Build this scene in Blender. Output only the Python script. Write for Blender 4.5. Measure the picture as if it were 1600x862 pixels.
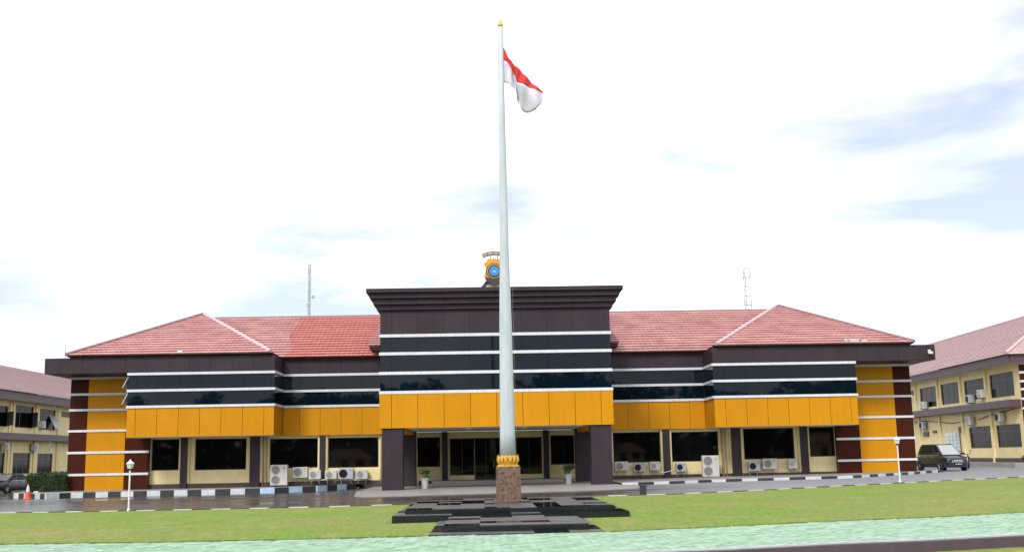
import bpy, bmesh, math, random
from mathutils import Vector, Matrix
R = math.radians
random.seed(7)
for o in list(bpy.data.objects): bpy.data.objects.remove(o, do_unlink=True)
scene = bpy.context.scene
col = scene.collection

# ------------------------------------------------------------------ camera
FPX, PITCH, ROLL, YAW = 1703.19, 0.164623, 0.018496, 0.026945
CAM = Vector((-0.638, 0.0, 1.607))
cy, sy, cp, sp, cr, sr = math.cos(YAW), math.sin(YAW), math.cos(PITCH), math.sin(PITCH), math.cos(ROLL), math.sin(ROLL)
FWD = Vector((sy*cp, cy*cp, sp)); RT0 = Vector((cy, -sy, 0)); UP0 = RT0.cross(FWD)
RT = cr*RT0 - sr*UP0; UP = sr*RT0 + cr*UP0
cd = bpy.data.cameras.new('camera'); cam = bpy.data.objects.new('camera', cd); col.objects.link(cam)
cam.matrix_world = Matrix(((RT.x, UP.x, -FWD.x, CAM.x), (RT.y, UP.y, -FWD.y, CAM.y), (RT.z, UP.z, -FWD.z, CAM.z), (0, 0, 0, 1)))
cd.sensor_width = 36; cd.lens = FPX/1600*36; cd.clip_start = 0.1; cd.clip_end = 3000
scene.camera = cam
scene.render.resolution_x, scene.render.resolution_y = 1024, 551

# ------------------------------------------------------------------ sky, sun, exposure
SUN_EL, SUN_AZ = 42, 205          # azimuth clockwise from +Y: behind the camera, a little to its left
w = bpy.data.worlds.new('World'); scene.world = w; w.use_nodes = True
nt = w.node_tree; nt.nodes.clear(); N = nt.nodes.new; L = nt.links.new
out = N('ShaderNodeOutputWorld'); bg = N('ShaderNodeBackground'); bg.inputs['Strength'].default_value = 0.1
sky = N('ShaderNodeTexSky'); sky.sky_type = 'NISHITA'; sky.sun_disc = False
sky.sun_elevation = R(SUN_EL); sky.sun_rotation = R(SUN_AZ); sky.air_density = 1.0; sky.dust_density = 0.6
tc = N('ShaderNodeTexCoord'); mp = N('ShaderNodeMapping'); mp.inputs['Scale'].default_value = (1.5, 1.5, 5.0); mp.inputs['Location'].default_value = (4.34, 19.31, 9.0)
n1 = N('ShaderNodeTexNoise'); n1.inputs['Scale'].default_value = 1.9; n1.inputs['Detail'].default_value = 7; n1.inputs['Roughness'].default_value = 0.52; n1.inputs['Distortion'].default_value = 0.35
rp = N('ShaderNodeValToRGB'); rp.color_ramp.elements[0].position = 0.36; rp.color_ramp.elements[0].color = (0.27,)*3+(1,)
rp.color_ramp.elements[1].position = 0.63; rp.color_ramp.elements[1].color = (1, 1, 1, 1)
mx = N('ShaderNodeMix'); mx.data_type = 'RGBA'; mx.inputs['B'].default_value = (9.6, 9.7, 9.8, 1)
L(tc.outputs['Generated'], mp.inputs['Vector']); L(mp.outputs[0], n1.inputs['Vector']); L(n1.outputs['Fac'], rp.inputs[0])
L(rp.outputs[0], mx.inputs['Factor']); tint = N('ShaderNodeMix'); tint.data_type = 'RGBA'; tint.blend_type = 'MULTIPLY'; tint.inputs['Factor'].default_value = 1; tint.inputs['B'].default_value = (0.56, 0.55, 0.66, 1); L(sky.outputs[0], tint.inputs['A']); L(tint.outputs['Result'], mx.inputs['A']); L(mx.outputs['Result'], bg.inputs['Color']); L(bg.outputs[0], out.inputs['Surface'])
sd = bpy.data.lights.new('sun', 'SUN'); sd.energy = 1.4; sd.angle = R(15); sd.color = (1, 0.96, 0.9)
so = bpy.data.objects.new('sun', sd); col.objects.link(so)
sv = Vector((math.sin(R(SUN_AZ))*math.cos(R(SUN_EL)), math.cos(R(SUN_AZ))*math.cos(R(SUN_EL)), math.sin(R(SUN_EL))))
so.rotation_euler = (-sv).to_track_quat('-Z', 'Y').to_euler(); so.location = (-10, -20, 60)
vs = scene.view_settings; vs.view_transform = 'Standard'; vs.look = 'None'; vs.gamma = 1; vs.use_curve_mapping = False; vs.exposure = 0.95
scene.render.engine = 'CYCLES'

# ------------------------------------------------------------------ helpers
K = 0.009                                   # the ground rises gently towards +X
def G(x): return K*x
def ray(px, py): return FWD*FPX + RT*(px-800) - UP*(py-431)
def onY(px, py, Y): d = ray(px, py); return CAM + d*(Y/d.y)
def onG(px, py, dz=0.0):
    d = ray(px, py); t = (K*CAM.x + dz - CAM.z)/(d.z - K*d.x); return CAM + d*t
def onP(px, py, P0, n): d = ray(px, py); return CAM + d*((P0-CAM).dot(n)/d.dot(n))

def mat(name, colr, rough=0.5, metal=0.0, spec=0.5, var=0.0, vscale=3.0, bump=0.0, bscale=40.0, rvar=0.0, rscale=2.0, colr2=None, stretch=None, coat=0.0, detail=5.0):
    m = bpy.data.materials.new(name); m.use_nodes = True; t = m.node_tree; b = t.nodes['Principled BSDF']
    b.inputs['Base Color'].default_value = (*colr, 1); b.inputs['Roughness'].default_value = rough; b.inputs['Metallic'].default_value = metal
    b.inputs['Specular IOR Level'].default_value = spec; b.inputs['Coat Weight'].default_value = coat
    geo = t.nodes.new('ShaderNodeNewGeometry'); vec = geo.outputs['Position']
    if stretch:
        ms = t.nodes.new('ShaderNodeMapping'); ms.inputs['Scale'].default_value = stretch; t.links.new(vec, ms.inputs[0]); vec = ms.outputs[0]
    if var or colr2:
        n = t.nodes.new('ShaderNodeTexNoise'); n.inputs['Scale'].default_value = vscale; n.inputs['Detail'].default_value = detail; n.inputs['Roughness'].default_value = 0.6
        t.links.new(vec, n.inputs['Vector'])
        r = t.nodes.new('ShaderNodeValToRGB'); r.color_ramp.elements[0].position = 0.3; r.color_ramp.elements[1].position = 0.7
        a = tuple(c*(1-var) for c in colr); c2 = colr2 or tuple(min(1, c*(1+var)) for c in colr)
        r.color_ramp.elements[0].color = (*a, 1); r.color_ramp.elements[1].color = (*c2, 1)
        t.links.new(n.outputs['Fac'], r.inputs[0]); t.links.new(r.outputs[0], b.inputs['Base Color'])
    if rvar:
        n = t.nodes.new('ShaderNodeTexNoise'); n.inputs['Scale'].default_value = rscale; n.inputs['Detail'].default_value = 4; t.links.new(vec, n.inputs['Vector'])
        q = t.nodes.new('ShaderNodeMapRange'); q.inputs['From Min'].default_value = 0.35; q.inputs['From Max'].default_value = 0.65
        q.inputs['To Min'].default_value = max(0.02, rough-rvar); q.inputs['To Max'].default_value = min(1, rough+rvar)
        t.links.new(n.outputs['Fac'], q.inputs['Value']); t.links.new(q.outputs[0], b.inputs['Roughness'])
    if bump:
        n = t.nodes.new('ShaderNodeTexNoise'); n.inputs['Scale'].default_value = bscale; n.inputs['Detail'].default_value = 4; t.links.new(vec, n.inputs['Vector'])
        bp = t.nodes.new('ShaderNodeBump'); bp.inputs['Strength'].default_value = bump; bp.inputs['Distance'].default_value = 0.02
        t.links.new(n.outputs['Fac'], bp.inputs['Height']); t.links.new(bp.outputs[0], b.inputs['Normal'])
    return m

M = {}
def dm(k, *a, **kw): M[k] = mat(k, *a, **kw)
dm('yellow', (0.54, 0.232, 0.003), 0.5, spec=0.14, var=0.05, vscale=0.7, bump=0.02, bscale=2)
dm('brown', (0.040, 0.028, 0.036), 0.45, spec=0.2, var=0.12, vscale=0.8, bump=0.02, bscale=2)
dm('maroon', (0.052, 0.013, 0.007), 0.4, spec=0.06, var=0.15, vscale=3)
dm('strip', (0.62, 0.64, 0.67), 0.4, var=0.05)
dm('glass', (0.002, 0.007, 0.013), 0.02, spec=0.25)  # blue in the base colour stands in for mirrored sky
dm('glass_low', (0.0025, 0.0032, 0.0034), 0.03, spec=0.3)
dm('glass_side', (0.004, 0.005, 0.005), 0.06, spec=0.06)
dm('glass_gap', (0.004, 0.005, 0.006), 0.6)
dm('cream', (0.76, 0.64, 0.335), 0.75, var=0.08, vscale=1.2, bump=0.05, bscale=60)
dm('plinth', (0.055, 0.034, 0.03), 0.6, var=0.25, vscale=2)
dm('soffit', (0.6, 0.6, 0.58), 0.7, var=0.05)
dm('tile', (0.51, 0.22, 0.21), 0.6, var=0.2, vscale=0.9, detail=8, colr2=(0.57, 0.32, 0.31))
dm('tile_new', (0.49, 0.15, 0.13), 0.55, var=0.1, vscale=1.4, colr2=(0.53, 0.19, 0.17))
dm('tile_pale', (0.58, 0.38, 0.385), 0.65, var=0.12, vscale=1.2, colr2=(0.58, 0.40, 0.40))
dm('underlay', (0.06, 0.018, 0.015), 0.8)
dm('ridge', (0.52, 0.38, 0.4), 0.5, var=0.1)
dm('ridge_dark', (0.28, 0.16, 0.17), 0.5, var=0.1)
dm('asphalt', (0.04, 0.041, 0.045), 0.22, var=0.35, vscale=1.3, bump=0.2, bscale=70, rvar=0.14, rscale=0.25, stretch=(0.35, 1, 1))
dm('ground', (0.09, 0.088, 0.08), 0.8, var=0.3, vscale=0.6)
dm('concrete', (0.25, 0.243, 0.23), 0.55, var=0.18, vscale=1.1, bump=0.1, rvar=0.2, rscale=1)
dm('step_stone', (0.30, 0.295, 0.28), 0.4, var=0.1)
dm('kerb_white', (0.5, 0.52, 0.54), 0.6, var=0.14, vscale=4)
dm('kerb_black', (0.022, 0.023, 0.026), 0.55, var=0.3, vscale=4)
dm('kerb_blue', (0.36, 0.5, 0.66), 0.6, var=0.14, vscale=4)
dm('lawn', (0.168, 0.238, 0.05), 0.9, spec=0.1, vscale=0.45, colr2=(0.215, 0.228, 0.072), bump=0.15, bscale=30, detail=9)
dm('grass_a', (0.21, 0.33, 0.06), 0.8, spec=0.1); dm('grass_b', (0.36, 0.33, 0.13), 0.85, spec=0.1)
dm('mint', (0.30, 0.46, 0.315), 0.7, spec=0.2, var=0.14, vscale=2.2, bump=0.2, colr2=(0.38, 0.53, 0.39), rvar=0.15)
dm('mint_joint', (0.11, 0.19, 0.14), 0.8)
dm('path_kerb', (0.085, 0.055, 0.07), 0.7, var=0.2)
dm('granite', (0.014, 0.015, 0.017), 0.07, var=0.3, vscale=6, spec=0.5)
dm('granite_wet', (0.013, 0.014, 0.016), 0.05, rvar=0.03, var=0.3, spec=0.5)
dm('granite_dull', (0.05, 0.05, 0.055), 0.42, rvar=0.12, var=0.3)
dm('granite_front', (0.012, 0.016, 0.017), 0.12, var=0.4, vscale=30)
dm('red_granite', (0.045, 0.022, 0.014), 0.3, vscale=11, colr2=(0.25, 0.165, 0.12), detail=9)
dm('pole_white', (0.48, 0.53, 0.565), 0.35, var=0.11, vscale=2, stretch=(6, 6, 0.6))
dm('gold', (0.72, 0.42, 0.06), 0.35, metal=0.6, var=0.2, vscale=8)
dm('flag_red', (0.62, 0.035, 0.03), 0.8, var=0.05); dm('flag_white', (0.56, 0.55, 0.63), 0.8)
dm('ac_white', (0.5, 0.5, 0.47), 0.45, var=0.06, vscale=3); dm('ac_grey', (0.36, 0.40, 0.45), 0.45)
dm('ac_grille', (0.17, 0.17, 0.17), 0.5); dm('ac_dark', (0.02, 0.022, 0.03), 0.5)
dm('steel', (0.35, 0.36, 0.37), 0.4, metal=0.6); dm('dark_steel', (0.03, 0.03, 0.032), 0.5)
dm('pipe', (0.42, 0.33, 0.2), 0.6, var=0.1); dm('white_plastic', (0.68, 0.68, 0.68), 0.35)
dm('orange', (0.75, 0.085, 0.03), 0.5); dm('rubber', (0.015, 0.015, 0.016), 0.7)
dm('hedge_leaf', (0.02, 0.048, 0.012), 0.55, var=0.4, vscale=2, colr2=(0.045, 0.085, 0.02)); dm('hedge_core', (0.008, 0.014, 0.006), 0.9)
dm('leaf', (0.035, 0.06, 0.018), 0.55, var=0.4, vscale=0.6, colr2=(0.06, 0.10, 0.03)); dm('leaf_b', (0.028, 0.05, 0.02), 0.55, var=0.4, vscale=0.6, colr2=(0.05, 0.08, 0.03))
dm('pot_leaf', (0.05, 0.10, 0.02), 0.5, var=0.4, vscale=9, colr2=(0.12, 0.17, 0.04)); dm('bark', (0.09, 0.07, 0.05), 0.9, var=0.3)
dm('pot', (0.42, 0.44, 0.46), 0.45); dm('soil', (0.03, 0.02, 0.015), 0.9)
dm('paint_olive', (0.016, 0.019, 0.018), 0.25, coat=0.35, spec=0.4); dm('paint_navy', (0.012, 0.014, 0.028), 0.25, coat=0.25, spec=0.4); dm('paint_grey', (0.24, 0.25, 0.26), 0.25, coat=0.6)
dm('car_glass', (0.005, 0.006, 0.007), 0.05, spec=0.12); dm('windscreen', (0.30, 0.33, 0.35), 0.04, spec=1.0)  # windscreen base is pale to imitate the sky reflected in it
dm('bumper_navy', (0.022, 0.027, 0.055), 0.3, coat=0.4); dm('lamp_glass', (0.6, 0.6, 0.55), 0.1); dm('chrome', (0.6, 0.6, 0.62), 0.15, metal=0.9)
dm('rim', (0.4, 0.4, 0.42), 0.3, metal=0.7); dm('tail_red', (0.35, 0.01, 0.01), 0.2)
dm('win_frame', (0.035, 0.018, 0.013), 0.45); dm('mullion', (0.10, 0.09, 0.085), 0.5); dm('casement_grey', (0.24, 0.25, 0.27), 0.3)
dm('casement_white', (0.5, 0.56, 0.6), 0.3); dm('band', (0.075, 0.042, 0.05), 0.5, var=0.15)
dm('shield_gold', (0.62, 0.29, 0.02), 0.4); dm('badge_blue', (0.04, 0.22, 0.52), 0.4); dm('badge_dark', (0.03, 0.028, 0.04), 0.5); dm('badge_light', (0.45, 0.62, 0.7), 0.5)
dm('banner', (0.15, 0.1, 0.05), 0.5); dm('banner_mark', (0.5, 0.42, 0.3), 0.5); dm('cream_board', (0.62, 0.57, 0.42), 0.6)
dm('mast', (0.48, 0.48, 0.54), 0.5); dm('mast_red', (0.5, 0.33, 0.33), 0.5); dm('plate', (0.5, 0.5, 0.52), 0.5)  # mast grey is paled to imitate haze and overexposure

def dry_side(m):
    t = m.node_tree; b = t.nodes['Principled BSDF']; g = t.nodes.new('ShaderNodeNewGeometry'); sx = t.nodes.new('ShaderNodeSeparateXYZ'); t.links.new(g.outputs['Position'], sx.inputs[0])
    nz = t.nodes.new('ShaderNodeTexNoise'); nz.inputs['Scale'].default_value = 0.35; nz.inputs['Detail'].default_value = 5; mpn = t.nodes.new('ShaderNodeMapping'); mpn.inputs['Scale'].default_value = (0.4, 1.4, 1); t.links.new(g.outputs['Position'], mpn.inputs[0]); t.links.new(mpn.outputs[0], nz.inputs['Vector'])
    ad = t.nodes.new('ShaderNodeMath'); ad.operation = 'MULTIPLY_ADD'; ad.inputs[1].default_value = 16; t.links.new(nz.outputs['Fac'], ad.inputs[0]); t.links.new(sx.outputs['X'], ad.inputs[2])
    mr = t.nodes.new('ShaderNodeMapRange'); mr.inputs['From Min'].default_value = 12; mr.inputs['From Max'].default_value = 19; t.links.new(ad.outputs[0], mr.inputs['Value'])
    for key, dry in (('Base Color', (0.2, 0.2, 0.215, 1)), ('Roughness', 0.7)):
        src = b.inputs[key].links[0].from_socket; mx = t.nodes.new('ShaderNodeMix'); mx.data_type = 'RGBA' if key == 'Base Color' else 'FLOAT'
        A, Bs = [q for q in mx.inputs if q.name == 'A' and q.type == ('RGBA' if key == 'Base Color' else 'VALUE')][0], [q for q in mx.inputs if q.name == 'B' and q.type == ('RGBA' if key == 'Base Color' else 'VALUE')][0]
        t.links.new(src, A); Bs.default_value = dry; t.links.new(mr.outputs[0], mx.inputs[0]); t.links.new([q for q in mx.outputs if q.type == ('RGBA' if key == 'Base Color' else 'VALUE')][0], b.inputs[key])
dry_side(M['asphalt'])
def lawn_mat(m):
    t = m.node_tree; b = t.nodes['Principled BSDF']; g = t.nodes.new('ShaderNodeNewGeometry')
    def nz(sc, det, st=(1, 1, 1), lo=.3, hi=.7):
        mp_ = t.nodes.new('ShaderNodeMapping'); mp_.inputs['Scale'].default_value = st; t.links.new(g.outputs['Position'], mp_.inputs[0])
        n = t.nodes.new('ShaderNodeTexNoise'); n.inputs['Scale'].default_value = sc; n.inputs['Detail'].default_value = det; n.inputs['Roughness'].default_value = .65; t.links.new(mp_.outputs[0], n.inputs['Vector'])
        r = t.nodes.new('ShaderNodeMapRange'); r.inputs['From Min'].default_value = lo; r.inputs['From Max'].default_value = hi; t.links.new(n.outputs['Fac'], r.inputs['Value']); return r.outputs[0]
    def mix(f, a, c, mode='MIX'):
        x = t.nodes.new('ShaderNodeMix'); x.data_type = 'RGBA'; x.blend_type = mode; t.links.new(f, x.inputs['Factor'])
        for sck, v in ((x.inputs['A'], a), (x.inputs['B'], c)):
            if isinstance(v, tuple): sck.default_value = (*v, 1)
            else: t.links.new(v, sck)
        return x.outputs['Result']
    base = mix(nz(.13, 3), (0.135, 0.25, 0.032), (0.235, 0.235, 0.075)); base = mix(nz(.9, 6, (1, .6, 1), .52, .75), base, (0.29, 0.245, 0.10))
    base = mix(nz(7, 9, (1, .35, 1), .3, .7), base, (0.10, 0.165, 0.03)) if False else base
    fine = mix(nz(9, 6, (1, .3, 1), .25, .75), (.66, .68, .62), (1.3, 1.26, 1.3)); out_ = t.nodes.new('ShaderNodeMix'); out_.data_type = 'RGBA'; out_.blend_type = 'MULTIPLY'; out_.inputs['Factor'].default_value = 1
    t.links.new(base, out_.inputs['A']); t.links.new(fine, out_.inputs['B']); t.links.new(out_.outputs['Result'], b.inputs['Base Color'])
lawn_mat(M['lawn'])
def weather(m, amt=.05, streak=.1):
    """each panel a shade of its own, with faint rain streaks"""
    t = m.node_tree; b = t.nodes['Principled BSDF']; src = b.inputs['Base Color'].links[0].from_socket
    oi = t.nodes.new('ShaderNodeObjectInfo'); r = t.nodes.new('ShaderNodeMapRange'); r.inputs['To Min'].default_value = 1-amt; r.inputs['To Max'].default_value = 1+amt; t.links.new(oi.outputs['Random'], r.inputs['Value'])
    g = t.nodes.new('ShaderNodeNewGeometry'); mp_ = t.nodes.new('ShaderNodeMapping'); mp_.inputs['Scale'].default_value = (5, 5, .35); t.links.new(g.outputs['Position'], mp_.inputs[0])
    n = t.nodes.new('ShaderNodeTexNoise'); n.inputs['Scale'].default_value = 1.6; n.inputs['Detail'].default_value = 6; t.links.new(mp_.outputs[0], n.inputs['Vector'])
    r2 = t.nodes.new('ShaderNodeMapRange'); r2.inputs['From Min'].default_value = .3; r2.inputs['From Max'].default_value = .6; r2.inputs['To Min'].default_value = 1-streak; r2.inputs['To Max'].default_value = 1; t.links.new(n.outputs['Fac'], r2.inputs['Value'])
    mu = t.nodes.new('ShaderNodeMath'); mu.operation = 'MULTIPLY'; t.links.new(r.outputs[0], mu.inputs[0]); t.links.new(r2.outputs[0], mu.inputs[1])
    v = t.nodes.new('ShaderNodeVectorMath'); v.operation = 'SCALE'; t.links.new(src, v.inputs[0]); t.links.new(mu.outputs[0], v.inputs['Scale']); t.links.new(v.outputs[0], b.inputs['Base Color'])
weather(M['yellow'], .03, .07); weather(M['brown'], .09, .12); weather(M['strip'], .02, .12); weather(M['cream'], .02, .07); weather(M['tile'], .06, .06); weather(M['tile_new'], .05, .06); weather(M['tile_pale'], .04, .06); weather(M['pole_white'], 0, .1)
class MB:
    def __init__(s): s.v = []; s.f = []
    def add(s, vs, fs):
        b = len(s.v); s.v += [tuple(v) for v in vs]; s.f += [tuple(b+i for i in f) for f in fs]; return s
    def box(s, x0, x1, y0, y1, z0, z1):
        return s.add([(x0,y0,z0),(x1,y0,z0),(x1,y1,z0),(x0,y1,z0),(x0,y0,z1),(x1,y0,z1),(x1,y1,z1),(x0,y1,z1)],
                     [(0,3,2,1),(4,5,6,7),(0,1,5,4),(1,2,6,5),(2,3,7,6),(3,0,4,7)])
    def hexa(s, p): return s.add(p, [(0,3,2,1),(4,5,6,7),(0,1,5,4),(1,2,6,5),(2,3,7,6),(3,0,4,7)])
    def quad(s, *p): return s.add(p, [tuple(range(len(p)))])
    def lathe(s, prof, c=(0,0,0), n=20, axis='z'):
        vs = []; k = len(prof)
        for i in range(n):
            a = 2*math.pi*i/n
            for r, h in prof:
                q = (r*math.cos(a), r*math.sin(a), h)
                if axis == 'y': q = (q[0], -h, q[1])      # h runs towards -Y
                if axis == 'x': q = (h, q[0], q[1])
                vs.append((c[0]+q[0], c[1]+q[1], c[2]+q[2]))
        fs = [(i*k+j, ((i+1) % n)*k+j, ((i+1) % n)*k+j+1, i*k+j+1) for i in range(n) for j in range(k-1)]
        fs.append(tuple(i*k for i in range(n))[::-1]); fs.append(tuple(i*k+k-1 for i in range(n)))
        return s.add(vs, fs)
    def tube(s, pts, rad, n=6):
        pts = [Vector(p) for p in pts]; rad = rad if isinstance(rad, (list, tuple)) else [rad]*len(pts); vs = []; m = len(pts)
        for i, p in enumerate(pts):
            d = (pts[min(i+1, m-1)]-pts[max(i-1, 0)]).normalized(); a = d.orthogonal().normalized()
            if abs(d.z) < 0.95: a = d.cross(Vector((0,0,1))).normalized()
            else: a = Vector((1, 0, 0))-d*d.x; a.normalize()
            b = d.cross(a)
            vs += [p+(a*math.cos(2*math.pi*k/n)+b*math.sin(2*math.pi*k/n))*rad[i] for k in range(n)]
        fs = [(i*n+k, i*n+(k+1) % n, (i+1)*n+(k+1) % n, (i+1)*n+k) for i in range(m-1) for k in range(n)]
        fs += [tuple(range(n))[::-1], tuple((m-1)*n+k for k in range(n))]
        return s.add(vs, fs)
    def prism(s, poly, y0, y1):                   # polygon in XZ, thick along Y
        n = len(poly)
        return s.add([(x, y0, z) for x, z in poly]+[(x, y1, z) for x, z in poly],
                     [tuple(range(n)), tuple(range(2*n-1, n-1, -1))]+[(i, i+n, (i+1) % n+n, (i+1) % n) for i in range(n)])
    def mesh(s, name, m, smooth=False):
        me = bpy.data.meshes.new(name); me.from_pydata(s.v, [], s.f); me.validate()
        bm = bmesh.new(); bm.from_mesh(me); bmesh.ops.recalc_face_normals(bm, faces=bm.faces); bm.to_mesh(me); bm.free()
        if m: me.materials.append(M[m])
        if smooth:
            for p in me.polygons: p.use_smooth = True
        return me
    def build(s, name, m, parent=None, smooth=False, bevel=0, world=True):
        return put(name, s.mesh(name, m, smooth), parent, bevel=bevel, world=world)
def put(name, me, parent=None, loc=None, rot=None, bevel=0, world=True):
    o = bpy.data.objects.new(name, me); col.objects.link(o); o.location = loc or (0, 0, 0)
    if rot: o.rotation_euler = rot
    if parent:
        o.parent = parent
        if world:
            r = parent
            while r.parent: r = r.parent
            if parent is r: o.location = Vector(o.location)-r.location
    if bevel:
        b = o.modifiers.new('bevel', 'BEVEL'); b.width = bevel; b.segments = 2; b.limit_method = 'ANGLE'
    return o
def tag(o, label=None, cat=None, group=None, kind=None):
    for k, v in (('label', label), ('category', cat), ('group', group), ('kind', kind)):
        if v: o[k] = v
    return o
def thing(name, loc, label, cat, group=None, rz=0.0):
    o = bpy.data.objects.new(name, None); col.objects.link(o); o.location = loc; o.rotation_euler = (0, 0, rz); o.empty_display_size = 0.3
    return tag(o, label, cat, group)
def copy_tree(o, parent=None):
    c = o.copy(); col.objects.link(c); c.parent = parent
    for ch in [q for q in bpy.data.objects if q.parent is o]: copy_tree(ch, c)
    return c

# ------------------------------------------------------------------ ground, road, lawn, path
def slab(name, poly, top, m, depth=0.3, kind='structure', parent=None):
    bm = bmesh.new(); up = [bm.verts.new((x, y, G(x)+top)) for x, y in poly]; dn = [bm.verts.new((x, y, G(x)+top-depth)) for x, y in poly]
    bm.faces.new(up); n = len(poly)
    for i in range(n): bm.faces.new((up[i], dn[i], dn[(i+1) % n], up[(i+1) % n]))
    bmesh.ops.recalc_face_normals(bm, faces=bm.faces)
    me = bpy.data.meshes.new(name); bm.to_mesh(me); bm.free(); me.materials.append(M[m])
    o = put(name, me, parent)
    if kind: tag(o, kind=kind)
    return o
g2 = lambda *pp: [tuple(onG(*p)[:2]) for p in pp]
MB().quad((-400, -300, -0.55-2), (400, -300, -0.55+2), (400, 700, -0.55+2), (-400, 700, -0.55-2)).build('ground', 'ground')
gd = bpy.data.objects['ground']; tag(gd, kind='structure')
gd.data.vertices[0].co.z = gd.data.vertices[3].co.z = G(-400)-0.4; gd.data.vertices[1].co.z = gd.data.vertices[2].co.z = G(400)-0.4
lawn_far = [(-70, 49.5)]+g2((0, 802), (140, 800), (300, 797), (500, 793), (640, 788.5))+[(0, 42.3)]+g2((950, 775.5), (1060, 772.5), (1200, 766), (1330, 759), (1440, 753.5), (1600, 745.5))+[(70, 82)]
mint_far = [(-70, 34)]+g2((0, 854), (240, 851), (450, 847), (680, 841), (940, 835), (1100, 828), (1300, 818), (1450, 812), (1600, 804))+[(70, 44)]
mint_near = [(-70, 15.5), (-8, 17.6)]+g2((1130, 862), (1300, 853), (1450, 847), (1600, 839))+[(70, 35)]
slab('road', [(-120, 30), (120, 30), (120, 160), (-120, 160)], 0.0, 'asphalt', 0.2)
slab('lawn', mint_far+lawn_far[::-1], 0.025, 'lawn', 0.3)
path = slab('path', mint_near+mint_far[::-1], 0.038, 'mint_joint', 0.3)
slab('near_lawn', [(-70, -60), (70, -60)]+[(x, y-0.12) for x, y in mint_near[::-1]], -0.14, 'lawn', 0.2)
slab('path_kerb', [(x, y-0.12) for x, y in mint_near]+[(x, y-0.002) for x, y in mint_near[::-1]], 0.03, 'path_kerb', 0.3)
slab('path_edging', [(x, y) for x, y in mint_near]+[(x, y+0.09) for x, y in mint_near[::-1]], 0.066, 'kerb_white', 0.1)

def interp(poly, x):
    for (a, b), (c, d) in zip(poly, poly[1:]):
        if a <= x <= c: return b+(d-b)*(x-a)/(c-a)
    return poly[-1][1]
pv = MB(); ca, sa = math.cos(R(45)), math.sin(R(45))           # mint pavers, laid diagonally
rw = 0.115
for i in range(-150, 260):
    for j in range(-130, 130):
        u0 = i*0.23+(0.115 if j % 2 else 0); v0 = j*rw
        cx_, cy_ = 1+ca*u0-sa*v0, 21.5+sa*u0+ca*v0
        if not (-13.5 < cx_ < 13.5): continue
        if not (interp(mint_near, cx_)+0.2 < cy_ < interp(mint_far, cx_)-0.03): continue
        h = 0.056+random.uniform(-0.004, 0.004); e = 0.008
        p = [(cx_+ca*a-sa*b, cy_+sa*a+ca*b) for a, b in ((e-.115, e-.0575), (.115-e, e-.0575), (.115-e, .0575-e), (e-.115, .0575-e))]
        tz = random.uniform(-.003, .003)
        pv.add([(x, y, G(x)+0.04) for x, y in p]+[(x, y, G(x)+h+(tz if q < 2 else -tz)) for q, (x, y) in enumerate(p)],
               [(4, 5, 6, 7), (0, 1, 5, 4), (1, 2, 6, 5), (2, 3, 7, 6), (3, 0, 4, 7)])
me = bpy.data.meshes.new('pavers'); me.from_pydata(pv.v, [], pv.f); me.materials.append(M['mint'])
tag(put('pavers', me, path), kind='stuff')

def grass(name, m, n, hgt, seed):
    rnd = random.Random(seed); vs = []; fs = []
    while len(fs) < n:
        x = rnd.uniform(-21, 27); y = rnd.uniform(22.5, 53)
        if not (interp(mint_far, x)-0.05 < y < interp(lawn_far, x)): continue
        if abs(x) < 3.1 and 28.5 < y < 36.6 or abs(x) < 1.9 and y < 29: continue
        a = rnd.uniform(0, 6.28); wd = rnd.uniform(.012, .03); h = hgt*rnd.uniform(.4, 1.2); z = G(x)+0.02; lx, ly = rnd.uniform(-.06, .06), rnd.uniform(-.06, .06)
        b = len(vs); vs += [(x-wd*math.cos(a), y-wd*math.sin(a), z), (x+wd*math.cos(a), y+wd*math.sin(a), z), (x+lx, y+ly, z+h)]; fs.append((b, b+1, b+2))
    for _ in range(n//4):
        x = rnd.uniform(-13, 14); y = interp(mint_far, x)+abs(rnd.gauss(0, .05))-.03*max(0, math.sin(x*3.1)+math.sin(x*7.7))-.02
        if abs(x) < 1.9: continue
        a = rnd.uniform(0, 6.28); z = G(x)+.02; wd = rnd.uniform(.008, .02); b = len(vs)
        vs += [(x-wd*math.cos(a), y-wd*math.sin(a), z), (x+wd*math.cos(a), y+wd*math.sin(a), z), (x+rnd.uniform(-.03, .03), y+rnd.uniform(-.07, .01), z+rnd.uniform(.04, .075))]; fs.append((b, b+1, b+2))
    me = bpy.data.meshes.new(name); me.from_pydata(vs, [], fs); me.materials.append(M[m])
    tag(put(name, me), 'short mown grass blades covering the lawn around the flagpole', 'grass', kind='stuff')
grass('grass', 'grass_a', 38000, 0.012, 3)
g_ = grass('dry_grass', 'grass_b', 16000, 0.011, 4)
bpy.data.objects['dry_grass']['label'] = 'yellowed dry blades scattered through the mown lawn'

def stones(kerb, poly, ln, wd, top, dep, mats, key):
    segs = [(Vector(a), Vector(b)) for a, b in zip(poly, poly[1:])]; tot = sum((b-a).length for a, b in segs)
    meshes = [MB().box(-ln/2+.008, ln/2-.008, -wd/2, wd/2, -dep, 0).mesh('kerb_stone', m) for m in mats]
    s = ln/2; i = 0
    while s < tot:
        t = s
        for a, b in segs:
            if t <= (b-a).length: break
            t -= (b-a).length
        d = (b-a).normalized(); p = a+d*t
        k = key(i, p)
        put('kerb_stone', meshes[k], kerb, (p.x, p.y, G(p.x)+top+random.uniform(-.006, .006)), (0, -math.atan(K*d.x), math.atan2(d.y, d.x)))
        s += ln; i += 1
kl = [(-29.3, 67.6)]+g2((75, 779), (110, 777.2), (220, 775), (330, 772.5), (420, 770), (500, 766.5), (560, 763))
kr = g2((972, 758), (1060, 755), (1120, 752.5), (1200, 750.2), (1330, 746.5), (1410, 741.5))+[(26.9, 66.6), (27.6, 69.5)]
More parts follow.
